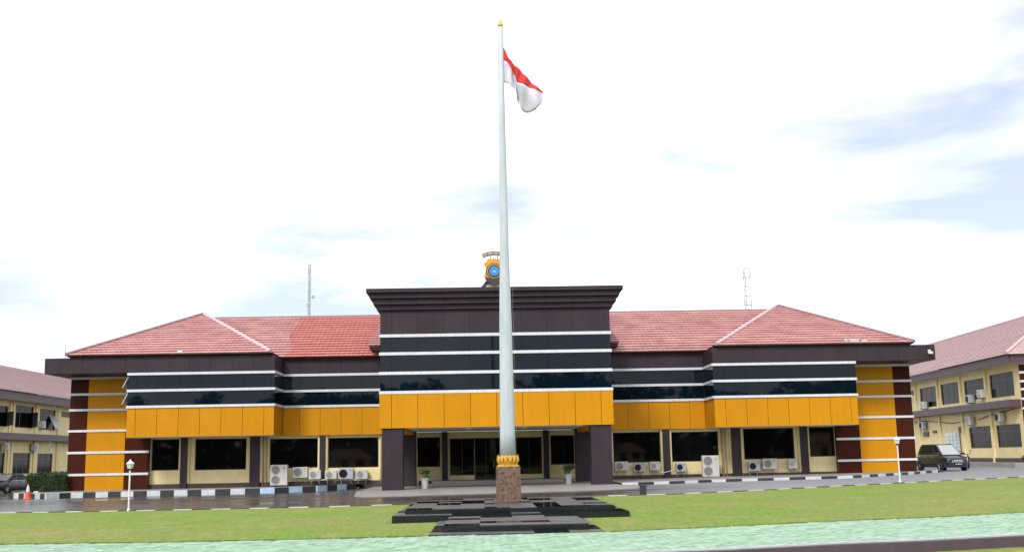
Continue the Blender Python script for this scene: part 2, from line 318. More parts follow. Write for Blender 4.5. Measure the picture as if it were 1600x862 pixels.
WALLZ = 0.08
def pavement(name, kp, top):
    m = MB(); n = len(kp)
    for (a, b), (c, d) in zip(kp, kp[1:]):
        zb = lambda x: WALLZ
        m.add([(a, b+.06, G(a)+top-.012), (c, d+.06, G(c)+top-.012), (c, 70.5, max(WALLZ, G(c)+.04)), (a, 70.5, max(WALLZ, G(a)+.04))], [(0, 1, 2, 3)])
    tag(m.build(name, 'concrete'), kind='structure')
pavement('pavement', kl, 0.30); pavement('pavement', kr, 0.14)
kerb = tag(MB().tube([(x, y+.1, G(x)+.05) for x, y in kl], 0.05).build('kerb', 'concrete'), kind='structure')
stones(kerb, kl, 0.82, 0.16, 0.30, 0.4, ['kerb_black', 'kerb_white', 'kerb_blue'], lambda i, p: 0 if i % 2 == 0 else (2 if p.x > -13.2 else 1))
kerb2 = tag(MB().tube([(x, y+.1, G(x)+.05) for x, y in kr], 0.03).build('kerb', 'concrete'), kind='structure')
stones(kerb2, kr, 0.86, 0.16, 0.14, 0.3, ['kerb_white', 'kerb_black'], lambda i, p: i % 2)
kerb3 = tag(MB().tube([(x, y+.08, G(x)-.05) for x, y in lawn_far[1:-1]], 0.03).build('lawn_kerb', 'concrete'), kind='structure')
stones(kerb3, [(x, y+.09) for x, y in lawn_far[1:7]], 0.75, 0.16, 0.05, 0.3, ['kerb_white', 'kerb_black'], lambda i, p: i % 2)
stones(kerb3, [(x, y+.09) for x, y in lawn_far[7:-1]], 0.75, 0.16, 0.05, 0.3, ['kerb_white', 'kerb_black'], lambda i, p: i % 2)

# concrete apron below the portico
ap = [(-6.75, 51.6), (-6.2, 50.5), (-4, 50.2), (0, 50.4), (4.5, 50.6), (6.3, 51.4), (6.9, 53.5), (7.3, 59), (7.3, 70), (-7.6, 70), (-7.5, 59)]
slab('portico_floor', ap, 0.035, 'concrete', 0.2)

# ------------------------------------------------------------------ main building
YB, YP, YR, GW, YC = 66.27, 69.0, 69.2, 69.5, 59.42
bld = thing('office_building', (0, 69, 0), 'two-storey office building with orange panels, dark glass bands and red tiled roof', 'building')
def B(mb, name, m, parent=None, **kw): return mb.build(name, m, parent or bld, **kw)
def boxp(name, m, x0, x1, y0, y1, z0, z1, parent=None, bevel=0): return MB().box(x0, x1, y0, y1, z0, z1).build(name, m, parent or bld, bevel=bevel)
_shared = {}
def panel(name, m, x0, x1, yf, z0, z1, th=0.04, parent=None):
    k = (name, m, round(x1-x0, 3), round(z1-z0, 3), th)
    if k not in _shared:
        a, c = (x1-x0)/2, (z1-z0)/2; _shared[k] = MB().box(-a, a, 0, th, -c, c).mesh(name, m)
    return put(name, _shared[k], parent or bld, ((x0+x1)/2, yf, (z0+z1)/2))
def panel_x(name, m, X, y0, y1, z0, z1, th=0.04, parent=None):     # panel facing +-X centred on plane X
    a, c = (y1-y0)/2, (z1-z0)/2
    return put(name, MB().box(-th/2, th/2, -a, a, -c, c).mesh(name, m), parent or bld, (X, (y0+y1)/2, (z0+z1)/2))
GAP = 0.014
def row(name, m, joints, yf, z0, z1, th=0.04, parent=None, jit=0.0):
    GAP = 0.012 if m == 'yellow' else 0.006
    for a, b in zip(joints, joints[1:]):
        if b-a > 0.05: panel(name, m, a+GAP, b-GAP, yf+random.uniform(-jit, jit), z0+GAP, z1-GAP, th, parent)
def wall_open(x0, x1, y0, y1, z0, z1, ops):
    """one wall mesh with real openings (x0,x1,z0,z1)"""
    m = MB(); xs = sorted({x0, x1, *[o[0] for o in ops], *[o[1] for o in ops]})
    for a, b in zip(xs, xs[1:]):
        c = (a+b)/2; cuts = sorted([(o[2], o[3]) for o in ops if o[0] < c < o[1]]); z = z0
        for lo, hi in cuts:
            if lo > z: m.box(a, b, y0, y1, z, lo)
            z = hi
        if z < z1: m.box(a, b, y0, y1, z, z1)
    return m
def window(x0, x1, z0, z1, y, m='glass_low', fr=0.05, mul=(), parent=None, fmat='win_frame', trans=()):
    f = MB(); f.box(x0, x0+fr, y, y+.06, z0, z1).box(x1-fr, x1, y, y+.06, z0, z1).box(x0+fr, x1-fr, y, y+.06, z0, z0+fr).box(x0+fr, x1-fr, y, y+.06, z1-fr, z1)
    xs = [x0+fr]+[x0+(x1-x0)*t for t in mul]+[x1-fr]
    for t in mul: xm = x0+(x1-x0)*t; f.box(xm-.02, xm+.02, y+.005, y+.05, z0+fr, z1-fr)
    o = B(f, 'window', fmat, parent)
    for i, (a, b) in enumerate(zip(xs, xs[1:])):
        pa = MB().box(a-.012, b+.012, y+.02+.002*i, y+.03+.002*i, z0+fr-.01, z1-fr+.01)
        put('pane', pa.mesh('pane', m), o)
    return o

# wings, mirrored about the entrance axis
STR = (6.96, 5.96, 4.99)
HS = 0.075
for s in (-1, 1):
    def mx_(a, b): return (min(s*a, s*b), max(s*a, s*b))
    # ground-floor wall with openings
    if s < 0: wins = [(-21.5, -19.75, 1.2, 3.12), (-18.8, -15.6, 1.17, 3.1), (-14.15, -11.07, 1.2, 3.03), (-10.5, -7.35, 1.16, 3.02)]; cols = [(-19.62, -19.22), (-15.33, -14.72), (-11.0, -10.66)]
    else: wins = [(7.42, 10.42, 1.14, 3.04), (11.06, 14.12, 1.14, 3.0), (15.72, 18.95, 1.2, 3.14), (19.86, 21.55, 1.3, 3.16)]; cols = [(10.55, 10.98), (14.9, 15.48), (19.28, 19.75)]
    a, b = mx_(6.0, 21.7)
    B(wall_open(a, b, GW, GW+0.3, -0.4, 3.22, wins), 'ground_floor_wall', 'cream')
    for wn in wins: window(*wn, GW+0.12)
    for ca_, cb_ in cols: boxp('column', 'brown', ca_, cb_, GW-0.28, GW+0.02, -0.4, 3.2)
    for (c0, c1) in [(a, cols[0][0])]+[(cols[i][1], cols[i+1][0]) for i in range(2)]+[(cols[2][1], b)]:
        boxp('plinth', 'plinth', c0+.004, c1-.004, GW-0.10, GW-.003, -0.4, 0.36)
    # cream pilaster edges beside the columns
    for ca_, cb_ in cols:
        boxp('pilaster', 'cream', ca_-.13, ca_-.004, GW-0.14, GW-.004, 0.37, 3.19); boxp('pilaster', 'cream', cb_+.004, cb_+.13, GW-0.14, GW-.004, 0.37, 3.19)
    # corner pier
    a, b = mx_(21.56, 26.46); boxp('pier_wall', 'plinth', a, b, YP+.05, YP+.6, -0.5, 7.04)
    lv = [-0.4, 1.03, 2.37, 3.70, 4.99, 5.96, 6.96]
    for z0, z1 in zip(lv, lv[1:]):
        z0_, z1_ = z0+(HS if z0 > 0 else 0), z1-HS
        panel('pier_panel', 'yellow', *mx_(23.0+.004, 25.38-.004), YP, z0_, z1_, .06); panel('pier_panel', 'maroon', *mx_(25.385, 26.46), YP-.01, z0_, z1_, .06)
        if z1 < 3: panel('pier_panel', 'maroon', *mx_(21.56, 22.995), YP-.01, z0_, z1_, .06)
        elif z0 < 3: panel('pier_panel', 'maroon', *mx_(21.56, 22.995), YP-.01, z0_, 3.17, .06)
        if z0 > 3: panel('pier_panel', 'yellow', *mx_(22.1, 22.996), YP, z0_, z1_, .06)
        panel_x('pier_panel', 'maroon', s*(26.46+.02), YP+.055, YP+1.6, z0_, z1_)
    for z in lv[1:]:
        panel('trim_strip', 'strip', *mx_(21.5 if z < 3 else 22.1, 26.53), YP-.06, z-HS+.004, z+HS-.004, .1)
        panel_x('trim_strip', 'strip', s*26.5, YP+.045, YP+1.7, z-HS+.004, z+HS-.004, .06)
    boxp('side_wall', 'cream', *mx_(26.1, 26.44), YP+.62, 84, -0.5, 7.04)
    boxp('back_wall', 'cream', *mx_(6.0, 26.4), 84.01, 84.3, -0.5, 7.04)
    # projecting upper box
    boxp('upper_wall', 'glass_gap', *mx_(13.4, 22.0), YB+.06, 71.5, 3.24, 6.95)
    boxp('eave_gap_board', 'underlay', *mx_(13.7, 25.6), 66.25, 66.4, 7.95, 8.14); boxp('eave_gap_board', 'underlay', *mx_(6.35, 13.6), 69.05, 69.2, 7.9, 8.08); boxp('attic_screen', 'underlay', *mx_(6.4, 25.3), 70.0, 70.2, 7.0, 8.5)  # dark pieces added to stop sky showing through the shaded eave gap
    boxp('box_soffit', 'soffit', *mx_(13.35, 22.05), YB+.02, GW-.3, 3.19, 3.235)
    jx = [13.3, 13.98, 15.27, 16.55, 17.83, 19.1, 20.38, 21.65, 22.08] if s > 0 else [-22.08, -21.56, -20.29, -19.01, -17.74, -16.46, -15.19, -13.91, -13.3]
    row('facade_panel', 'yellow', jx, YB, 3.18, STR[2]-HS, .05, jit=.003)
    for z0, z1 in ((STR[2], STR[1]), (STR[1], STR[0])): row('glass_pane', 'glass', jx, YB+.03, z0+HS, z1-HS, .03, jit=.002)
    for z in STR:
        panel('trim_strip', 'strip', *mx_(13.27, 22.12), YB-.06, z-HS, z+HS, .12)
        panel_x('trim_strip', 'strip', s*13.28, YB+.065, YR-.045, z-HS, z+HS, .1); panel_x('trim_strip', 'strip', s*22.08, YB+.065, YP-.07, z-HS, z+HS, .08)
    panel_x('facade_panel', 'yellow', s*13.33, YB+.055, YR-.02, 3.19, STR[2]-HS-.01); panel_x('facade_panel', 'yellow', s*22.05, YB+.055, YP-.005, 3.19, STR[2]-HS-.01)
    for z0, z1 in ((STR[2], STR[1]), (STR[1], STR[0])):
        for q in range(2):
            y0 = YB+.06+q*1.43; panel_x('glass_pane', 'glass', s*13.345, y0, y0+1.42, z0+HS+.01, z1-HS-.01)
    # fascia around the wing
    jf = sorted({s*13.3, s*27.07, *[s*(13.3+1.28*k) for k in range(1, 11)]})
    boxp('fascia_core', 'underlay', *mx_(13.36, 27.0), YB, 69.2, 7.06, 7.94)
    row('fascia_panel', 'brown', jf, YB-.06, STR[0]+HS, 7.98, .06, jit=.002)
    panel_x('fascia_panel', 'brown', s*13.33, YB+.005, YR-.06, STR[0]+HS+.005, 7.97)
    for q in range(12): panel_x('fascia_panel', 'brown', s*27.035, YB+.005+q*1.45, YB+1.44+q*1.45, STR[0]+HS+.005, 7.97)
    boxp('eaves_soffit', 'brown', *mx_(22.1, 27.0), YB+.01, YP-.01, 7.03, 7.057); boxp('eaves_soffit', 'brown', *mx_(26.55, 27.0), YP, 84, 7.03, 7.057)
    # recessed link between wing and portico
    boxp('upper_wall', 'glass_gap', *mx_(6.3, 13.395), YR+.06, GW+.3, 3.24, 7.9)
    jr = [-13.3, -12.27, -10.98, -9.67, -8.36, -7.05, -6.3] if s < 0 else [6.3, 7.1, 8.4, 9.72, 11.03, 12.34, 13.3]
    row('facade_panel', 'yellow', jr, YR, 3.18, STR[2]-HS, .05, jit=.003)
    for z0, z1 in ((STR[2], STR[1]), (STR[1], STR[0])): row('glass_pane', 'glass', jr, YR+.03, z0+HS, z1-HS, .03, jit=.002)
    row('fascia_panel', 'brown', jr, YR-.05, STR[0]+HS, 7.95, .06, jit=.002)
    for z in STR: panel('trim_strip', 'strip', *mx_(6.3, 13.22), YR-.06, z-HS, z+HS, .12)
    # awning sashes standing open on the box's outer cheek
    if s < 0:
        for z0, z1 in ((STR[2], STR[1]), (STR[1], STR[0])):
            t, bt = z1-HS-.08, z0+HS+.12; dx = 0.36
            sash = B(MB().hexa([(-22.1-dx, YB+.1, bt), (-22.06-dx, YB+.1, bt), (-22.06-dx, YB+1.3, bt), (-22.1-dx, YB+1.3, bt), (-22.12, YB+.1, t), (-22.08, YB+.1, t), (-22.08, YB+1.3, t), (-22.12, YB+1.3, t)]), 'awning_sash', 'strip')
            put('pane', MB().hexa([(-22.13-dx, YB+.15, bt+.03), (-22.115-dx, YB+.15, bt+.03), (-22.115-dx, YB+1.25, bt+.03), (-22.13-dx, YB+1.25, bt+.03), (-22.15, YB+.15, t-.05), (-22.135, YB+.15, t-.05), (-22.135, YB+1.25, t-.05), (-22.15, YB+1.25, t-.05)]).mesh('pane', 'glass'), sash)
            panel_x('glass_pane', 'glass', -22.03, YB+.06, YP-.1, z0+HS+.01, z1-HS-.01)
    else:
        for z0, z1 in ((STR[2], STR[1]), (STR[1], STR[0])): panel_x('glass_pane', 'glass', 22.03, YB+.06, YP-.1, z0+HS+.01, z1-HS-.01)
    # service pipes on the ground-floor wall
    for xp, r_ in (((-14.55, .05), (-14.33, .035), (-7.2, .03)) if s < 0 else ((14.33, .07), (14.55, .04), (15.55, .03), (21.62, .03))):
        B(MB().tube([(xp, GW-.1, 0.1), (xp, GW-.1, 3.15)], r_, 8), 'service_pipe', 'pipe', smooth=True)

# portico block
hw = 6.3; jc = [-hw, -5.68, -4.26, -2.84, -1.42, 0, 1.42, 2.84, 4.26, 5.68, hw]
boxp('portico_core', 'glass_gap', -hw+.03, hw-.03, YC+.06, 70.2, 3.36, 10.4)
jy = [-hw-.04]+jc[1:-1]+[hw+.04]
row('facade_panel', 'yellow', jy, YC-.05, 3.255, 5.18-HS, .06, jit=.003)
CS = (8.26, 7.28, 6.22, 5.18)
for z0, z1 in zip(CS[1:], CS): row('glass_pane', 'glass', jc, YC+.02, z0+.08, z1-.08, .03, jit=.002)
row('facade_panel', 'brown', jc, YC, 8.34, 9.62, .05, jit=.002)
for z in CS: panel('trim_strip', 'strip', -hw-.05, hw+.05, YC-.07, z-.08, z+.08, .12)
for s in (-1, 1):
    for k in range(7):
        y0, y1 = YC+.055+k*1.45, YC+.055+k*1.45+1.43
        panel_x('facade_panel', 'yellow', s*(hw+.02), y0, y1, 3.26, 5.09); panel_x('facade_panel', 'brown', s*(hw-.02), y0, y1, 8.35, 9.61)
        for z0, z1 in zip(CS[1:], CS): panel_x('glass_pane', 'glass', s*(hw-.02), y0, y1, z0+.085, z1-.085)
    for z in CS: panel_x('trim_strip', 'strip', s*(hw+.02), YC+.055, 69, z-.08, z+.08, .06)
for k, (z0, z1) in enumerate(((9.62, 9.90), (9.90, 10.21), (10.21, 10.5), (10.5, 10.76))):
    e = 0.2*(k+1)-.02; ed = 0.175*(k+1)
    jk = [-hw-ed]+[x for x in jc[1:-1]]+[hw+ed]
    boxp('cornice_core', 'underlay', -hw-ed+.06, hw+ed-.06, YC-e+.07, 75+ed, z0+.035, z1-.004)
    row('cornice_panel', 'brown', jk, YC-e, z0+.05, z1+.012, .07)
    for s in (-1, 1): panel_x('cornice_panel', 'brown', s*(hw+ed-.03), YC-e+.075, 75, z0+.05, z1-.003, .06)
boxp('roof_slab', 'brown', -hw-.66, hw+.66, YC-.66, 75, 10.757, 10.775)
# portico ceiling with lamps, beams, columns
ceil = boxp('portico_ceiling', 'soffit', -hw+.05, hw-.05, YC+.02, 69.9, 3.29, 3.34)
for x in (-4.7, -1.6, 1.6, 4.7):
    for y in (61.2, 65.0): put('ceiling_lamp', MB().lathe([(0.0, 0), (.2, 0), (.22, .03), (.22, .045), (0, .045)], (x, y, 3.243), 16).mesh('ceiling_lamp', 'white_plastic'), ceil)
for s in (-1, 1):
    x0, x1 = (5.08, 6.2) if s > 0 else (-6.2, -5.08)
    boxp('portico_column', 'brown', x0, x1, YC+.05, YC+1.15, -0.15, 3.285, bevel=.015)
    x0, x1 = (4.9, 6.0) if s > 0 else (-6.0, -4.9)
    boxp('portico_column', 'brown', x0, x1, 67.4, 68.5, -0.15, 3.285, bevel=.015)
    boxp('side_beam', 'yellow', min(s*5.0, s*5.5), max(s*5.0, s*5.5), YC+1.2, 67.35, 3.06, 3.285)
# entrance wall
EW = 70.0
ops = [(-4.96, -3.5, 1.1, 2.96), (3.5, 5.0, 1.1, 2.94), (-2.9, -1.34, .55, 2.86), (-1.33, 1.3, .28, 2.86), (1.31, 2.94, .55, 2.86)]
B(wall_open(-6.5, 6.5, EW, EW+.25, -0.3, 3.285, ops), 'entrance_wall', 'cream')
for o_ in ops[:2]: window(*o_, EW+.1)
for o_ in (ops[2], ops[4]): window(*o_, EW+.1, mul=(.5,))
door = window(-1.33, 1.3, .28, 2.86, EW+.1, mul=(.27, .5, .76))
for x in (-.12, .09): put('handle', MB().tube([(x, EW+.05, 1.0), (x, EW+.05, 1.5)], .018).mesh('handle', 'steel'), door)
door.name = 'entrance_door'
for s in (-1, 1): boxp('column', 'brown', *((-3.38, -3.03) if s < 0 else (3.03, 3.38)), EW-.25, EW-.003, 0.27, 3.283)
boxp('plinth', 'plinth', -4.85, -3.9, EW-.08, EW-.003, -.2, .25); boxp('plinth', 'plinth', 4.1, 4.85, EW-.08, EW-.003, -.2, .25)
boxp('entrance_step', 'step_stone', -4.3, 4.45, 66.2, 66.65, -.25, 0.13, bevel=.01); boxp('entrance_step', 'step_stone', -3.9, 4.1, 66.655, EW+.14, -.25, 0.28, bevel=.01)

# roofs -------------------------------------------------------------
def courses(parent, A, B_, C_, D, n, m, lift=0.075, wave=0.02, pitch=0.30, split=None, under='underlay'):
    """tile courses on the slope eave A-B, ridge D-C; every course one stepped, waved strip"""
    A, B_, C_, D = map(Vector, (A, B_, C_, D)); nrm = (B_-A).cross(D-A).normalized()
    if nrm.z < 0: nrm = -nrm
    u = (B_-A).normalized(); L0 = (B_-A).length
    dwn = -(D-A-u*(D-A).dot(u)).normalized()
    for i in range(n):
        t0, t1 = i/n, (i+1)/n
        a0, b0, a1, b1 = A.lerp(D, t0), B_.lerp(C_, t0), A.lerp(D, t1), B_.lerp(C_, t1)
        ln = (b0-a0).length
        if ln < 0.25: continue
        runs = [(0, 1, m)]
        if split:
            sx, m2 = split
            q = (sx(t0)-a0.x)/(b0.x-a0.x)
            if 0.02 < q < 0.98: runs = [(0, q, m), (q, 1, m2)]
            elif q <= .02: runs = [(0, 1, m2)]
        for q0, q1, mm in runs:
            ns = max(3, int(ln*(q1-q0)/(pitch/4))); vs = []; fs = []
            for k in range(ns+1):
                f = q0+(q1-q0)*k/ns; lo = a0.lerp(b0, f); hi = a1.lerp(b1, f); x = (lo-A).dot(u)
                wv = wave*abs(math.sin(math.pi*x/pitch))
                vs += [lo-dwn*.02-nrm*.02, lo+dwn*.07+nrm*(lift+wv), hi+nrm*(.012+wv*.6)]
            for k in range(ns):
                for j in range(2): fs.append((k*3+j, k*3+3+j, k*3+4+j, k*3+1+j))
            me = bpy.data.meshes.new('tile_course'); me.from_pydata(vs, [], fs); me.materials.append(M[mm])
            for p in me.polygons: p.use_smooth = p.index % 2 == 1
            put('tile_course', me, parent)
roof = boxp('roof', 'underlay', -25.5, 25.5, 69.6, 83.5, 7.93, 7.99)
rl = roof.location.copy(); roof.location = (0, -69, 0)
ZR, YRG, ZM = 11.86, 76.5, 11.56
deck = MB()
for s in (-1, 1):
    eA, eB = (s*25.75, 66.0, 8.1), (s*13.55, 66.0, 8.1); apx = (s*20.3, YRG, ZR); v0 = (s*13.55, 68.85, 8.06); mr = (s*20.0, YRG, ZM)
    bk = (s*25.75, 87, 8.1)
    deck = MB(); dz_ = lambda p: (p[0], p[1], p[2]-.06)
    deck.add([dz_(q) for q in (eA, eB, apx, v0, bk, (s*6.3, 68.85, 8.06), (s*6.3, YRG, ZM), (s*6.3, 84.5, 8.06), (s*20.3, 84.5, 8.06), (s*20.3, 80, ZR), mr)],
             [(0, 1, 2), (1, 3, 2), (0, 2, 9, 4), (3, 5, 6, 10), (3, 10, 2), (10, 6, 7, 8), (2, 10, 8, 9)])
    put('roof_deck', deck.mesh('roof_deck', 'underlay'), roof)
    courses(roof, eA, eB, apx, apx, 18, 'tile'); courses(roof, eB, v0, apx, apx, 18, 'tile'); courses(roof, eA, bk, (s*20.3, 80, ZR), apx, 18, 'tile')
    sp_ = (lambda t: -13.0+0.2*math.sin(t*9)-0.6*t, 'tile_new') if s < 0 else None
    if s < 0: courses(roof, v0, (-6.2, 68.85, 8.06), (-6.2, YRG, ZM), mr, 17, 'tile', split=sp_)
    else: courses(roof, v0, (6.2, 68.85, 8.06), (6.2, YRG, ZM), mr, 17, 'tile')
    U = Vector((0, 0, .1))
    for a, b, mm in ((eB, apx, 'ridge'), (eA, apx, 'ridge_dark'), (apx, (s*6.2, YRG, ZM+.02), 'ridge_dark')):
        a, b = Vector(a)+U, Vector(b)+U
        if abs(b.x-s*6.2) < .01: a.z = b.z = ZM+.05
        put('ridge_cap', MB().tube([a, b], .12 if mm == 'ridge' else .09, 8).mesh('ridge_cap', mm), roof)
    # eave of the small roof behind the portico block
    q = [(s*7.78, 67.4, 8.55), (s*6.2, 67.4, 8.55), (s*6.2, 76, 12.0), (s*7.3, 76, 12.0)]
    courses(roof, *q, 18, 'tile'); put('roof_deck', MB().add([(a, b, c-.05) for a, b, c in q], [(0, 1, 2, 3)]).mesh('roof_deck', 'underlay'), roof)
    put('eave_gap_board', MB().box(min(s*6.2, s*7.7), max(s*6.2, s*7.7), 67.5, 69, 8.3, 8.5).mesh('eave_gap_board', 'underlay'), roof)  # dark board for the shaded underside of the small eave

# ------------------------------------------------------------------ emblem above the portico
em = thing('roof_emblem', (0.0, 60.6, 10.775), 'gold shield emblem with blue disc and curved banner standing on the portico roof', 'emblem')
def E_(mb, n, m, par=None, **k): return mb.build(n, m, par or em, **k)
sh = [(-.36, 1.98), (-.2, 1.9), (0, 1.97), (.2, 1.9), (.36, 1.98), (.43, 1.78), (.6, 1.68), (.48, 1.45), (.5, 1.2), (.58, .98), (.5, .72), (.3, .55), (0, .4), (-.3, .55), (-.5, .72), (-.58, .98), (-.5, 1.2), (-.48, 1.45), (-.6, 1.68), (-.43, 1.78)]
cz = 10.775
shield = E_(MB().prism([(x, z+cz-.05) for x, z in sh], 60.55, 60.65), 'shield', 'shield_gold')
def disc(r, y, m, n, z=1.18): return put(n, MB().lathe([(0, 0), (r, 0), (r, .03), (0, .03)], (0, y, cz+z), 28, 'y').mesh(n, m), shield)
disc(.46, 60.55, 'badge_dark', 'badge_ring'); disc(.41, 60.53, 'shield_gold', 'badge_ring'); disc(.36, 60.51, 'badge_dark', 'badge_ring'); disc(.28, 60.49, 'badge_blue', 'badge_disc')
put('badge_mark', MB().prism([(-.1, cz+1.12), (.1, cz+1.12), (.05, cz+1.18), (-.05, cz+1.18)], 60.44, 60.46).mesh('badge_mark', 'badge_light'), shield)
put('ribbon', MB().prism([(-.5, cz+.86), (-.22, cz+.74), (0, cz+.7), (.22, cz+.74), (.5, cz+.86), (.46, cz+.58), (.12, cz+.44), (0, cz+.32), (-.12, cz+.44), (-.46, cz+.58)], 60.4, 60.54).mesh('ribbon', 'badge_dark'), shield)
arc = [(math.sin(R(a))*1.6, math.cos(R(a))*1.6) for a in range(-26, 27, 4)]; arc2 = [(math.sin(R(a))*1.37, math.cos(R(a))*1.37) for a in range(-26, 27, 4)]
bn = E_(MB().prism([(x, z+cz+.72) for x, z in arc]+[(x, z+cz+.72) for x, z in arc2[::-1]], 60.56, 60.62), 'banner', 'banner')
for k in range(-11, 12):
    if k in (-7, -1, 5): continue
    a = R(k*2.1); x, z = math.sin(a)*1.485, math.cos(a)*1.485+cz+.72
    put('banner_letter', MB().box(-.02, .02, 60.54, 60.558, -.06, .06).mesh('banner_letter', 'banner_mark'), bn, (x, 0, z), (0, a, 0))
E_(MB().tube([(-.2, 60.6, cz+1.85), (-.2, 60.6, cz+2.06)], .02), 'stay', 'dark_steel'); E_(MB().tube([(.2, 60.6, cz+1.85), (.2, 60.6, cz+2.06)], .02), 'stay', 'dark_steel')
for s in (-1, 1):
    E_(MB().hexa([(s*.98, 60.6, cz), (s*.72, 60.6, cz), (s*.72, 60.8, cz), (s*.98, 60.8, cz), (s*.5, 60.6, cz+.62), (s*.3, 60.6, cz+.62), (s*.3, 60.8, cz+.62), (s*.5, 60.8, cz+.62)]), 'brace', 'badge_dark')
    E_(MB().box(s*.35-.03, s*.35+.03, 60.68, 60.74, cz, cz+.6), 'stay', 'dark_steel')
E_(MB().prism([(-.62, cz), (.62, cz), (.4, cz+.5), (-.4, cz+.5)], 60.64, 60.67), 'backing_board', 'cream_board')

# ------------------------------------------------------------------ flagpole platform, flagpole and flag
pf = thing('flagpole_platform', (0, 30, 0), 'stepped black granite platform at the foot of the flagpole', 'platform')
def granite_block(x0, x1, y0, y1, z0, z1, nx, ny, nm):
    c = boxp(nm, 'granite_dull', x0+.01, x1-.01, y0+.01, y1-.01, z0, z1-.012, parent=pf)
    w_, l_ = (x1-x0)/nx, (y1-y0)/ny
    ms = [MB().box(-w_/2+.004, w_/2-.004, -l_/2+.004, l_/2-.004, -.02, 0).mesh('tile', q) for q in ('granite_wet', 'granite', 'granite_dull')]
    for i in range(nx):
        for j in range(ny):
            r_ = random.random(); k = 0 if r_ < .22 else (1 if r_ < .42 else 2)
            o = put('tile', ms[k], c, (x0+(i+.5)*w_, y0+(j+.5)*l_, z1+random.uniform(-.002, .002)))
            o.rotation_euler = (random.uniform(-.0012, .0012), random.uniform(-.0012, .0012), 0)
    fw_ = MB().box(-w_/2+.002, w_/2-.002, -.015, .008, -(z1-z0)/2, (z1-z0)/2-.022).mesh('face_slab', 'granite_front')
    for i in range(nx): put('face_slab', fw_, c, (x0+(i+.5)*w_, y0-.004, (z0+z1)/2))
    for s, X in ((-1, x0), (1, x1)):
        fs = MB().box(-.008, .008, -l_/2+.002, l_/2-.002, -(z1-z0)/2, (z1-z0)/2-.022).mesh('face_slab', 'granite_front')
        for j in range(ny): put('face_slab', fs, c, (X, y0+(j+.5)*l_, (z0+z1)/2))
granite_block(-1.85, 1.85, 23.35, 28.55, -.12, .05, 5, 7, 'base_slab')
granite_block(-1.57, 1.57, 24.1, 28.56, 0.052, .178, 4, 6, 'step_slab')
granite_block(-3.05, 3.05, 28.6, 36.6, -.12, .19, 8, 10, 'lower_slab')
granite_block(-2.75, 2.75, 29.2, 36.2, .192, .31, 8, 9, 'upper_slab')

PY = 33.1
fp = thing('flagpole', (0, PY, .31), 'tall tapering white flagpole on a brown granite pedestal with gold collar', 'flagpole')
fp.location.x = .03
def F_(mb, n, m, **k): return mb.build(n, m, fp, world=False, **k)
F_(MB().box(-.43, .43, -.43, .43, 0, .06), 'pedestal_base', 'red_granite', bevel=.01)
F_(MB().hexa([(-.37, -.37, .06), (.37, -.37, .06), (.37, .37, .06), (-.37, .37, .06), (-.355, -.355, 1.03), (.355, -.355, 1.03), (.355, .355, 1.03), (-.355, .355, 1.03)]), 'pedestal', 'red_granite', bevel=.012)
F_(MB().lathe([(.0, 1.03), (.33, 1.03), (.33, 1.07), (.27, 1.10), (.28, 1.3), (.25, 1.34), (0, 1.34)], n=28), 'collar', 'gold', smooth=False)
pet = MB()
for k in range(14):
    a = 2*math.pi*k/14; c, s_ = math.cos(a), math.sin(a); r0 = .285
    P = lambda da, z, r: (r*math.cos(a+da), r*math.sin(a+da), z)
    pet.add([P(-.2, 1.1, r0), P(.2, 1.1, r0), P(.17, 1.28, r0+.02), P(0, 1.4, r0+.03), P(-.17, 1.28, r0+.02), P(0, 1.2, r0+.05)], [(0, 1, 5), (1, 2, 5), (2, 3, 5), (3, 4, 5), (4, 0, 5)])
F_(pet, 'collar_leaves', 'gold')
H = 14.98
F_(MB().lathe([(.0, 1.3), (.24, 1.3), (.228, 2.0), (.19, 5.2), (.168, 6.3), (.143, 7.4), (.107, 11.3), (.078, H-.12), (.07, H-.1), (0, H-.1)], n=28), 'pole', 'pole_white', smooth=True)
F_(MB().lathe([(0, H-.1), (.085, H-.1), (.085, H-.02), (.05, H), (.06, H+.05), (.035, H+.12), (.0, H+.2)], n=16), 'finial', 'gold', smooth=True)
F_(MB().tube([(.27, -.05, 2.0), (.15, -.05, 13.6)], .0025, 5), 'halyard', 'steel')

def pxw(p): q = onY(p[0], p[1], PY); return Vector((q.x, q.z))
def curve(pts, n):
    pts = [pxw(p) for p in pts]; d = [0]
    for a, b in zip(pts, pts[1:]): d.append(d[-1]+(b-a).length)
    res = []
    for i in range(n+1):
        t = d[-1]*i/n; k = 0
        while k < len(d)-2 and d[k+1] < t: k += 1
        res.append(pts[k].lerp(pts[k+1], (t-d[k])/max(1e-6, d[k+1]-d[k])))
    for _ in range(2): res = [res[0]]+[(res[i-1]+res[i]*2+res[i+1])/4 for i in range(1, n)]+[res[-1]]
    return res
NU = 40
top = curve([(786.5, 74), (793, 86), (800, 97), (810, 110), (822, 124), (834, 134), (849, 143)], NU)
mid = curve([(787, 95), (793, 97), (799, 107), (804, 114), (807, 128), (815, 135), (827, 140), (849, 145.5)], NU)
bot = curve([(787.5, 129), (795, 132), (800, 138), (806, 142), (808, 158), (815, 172), (826, 177.5), (836, 176), (845, 166), (850, 150)], NU)
flag = thing('flag', (top[0].x, PY, bot[0].y), 'red and white flag hanging limp from the top of the white flagpole', 'flag')
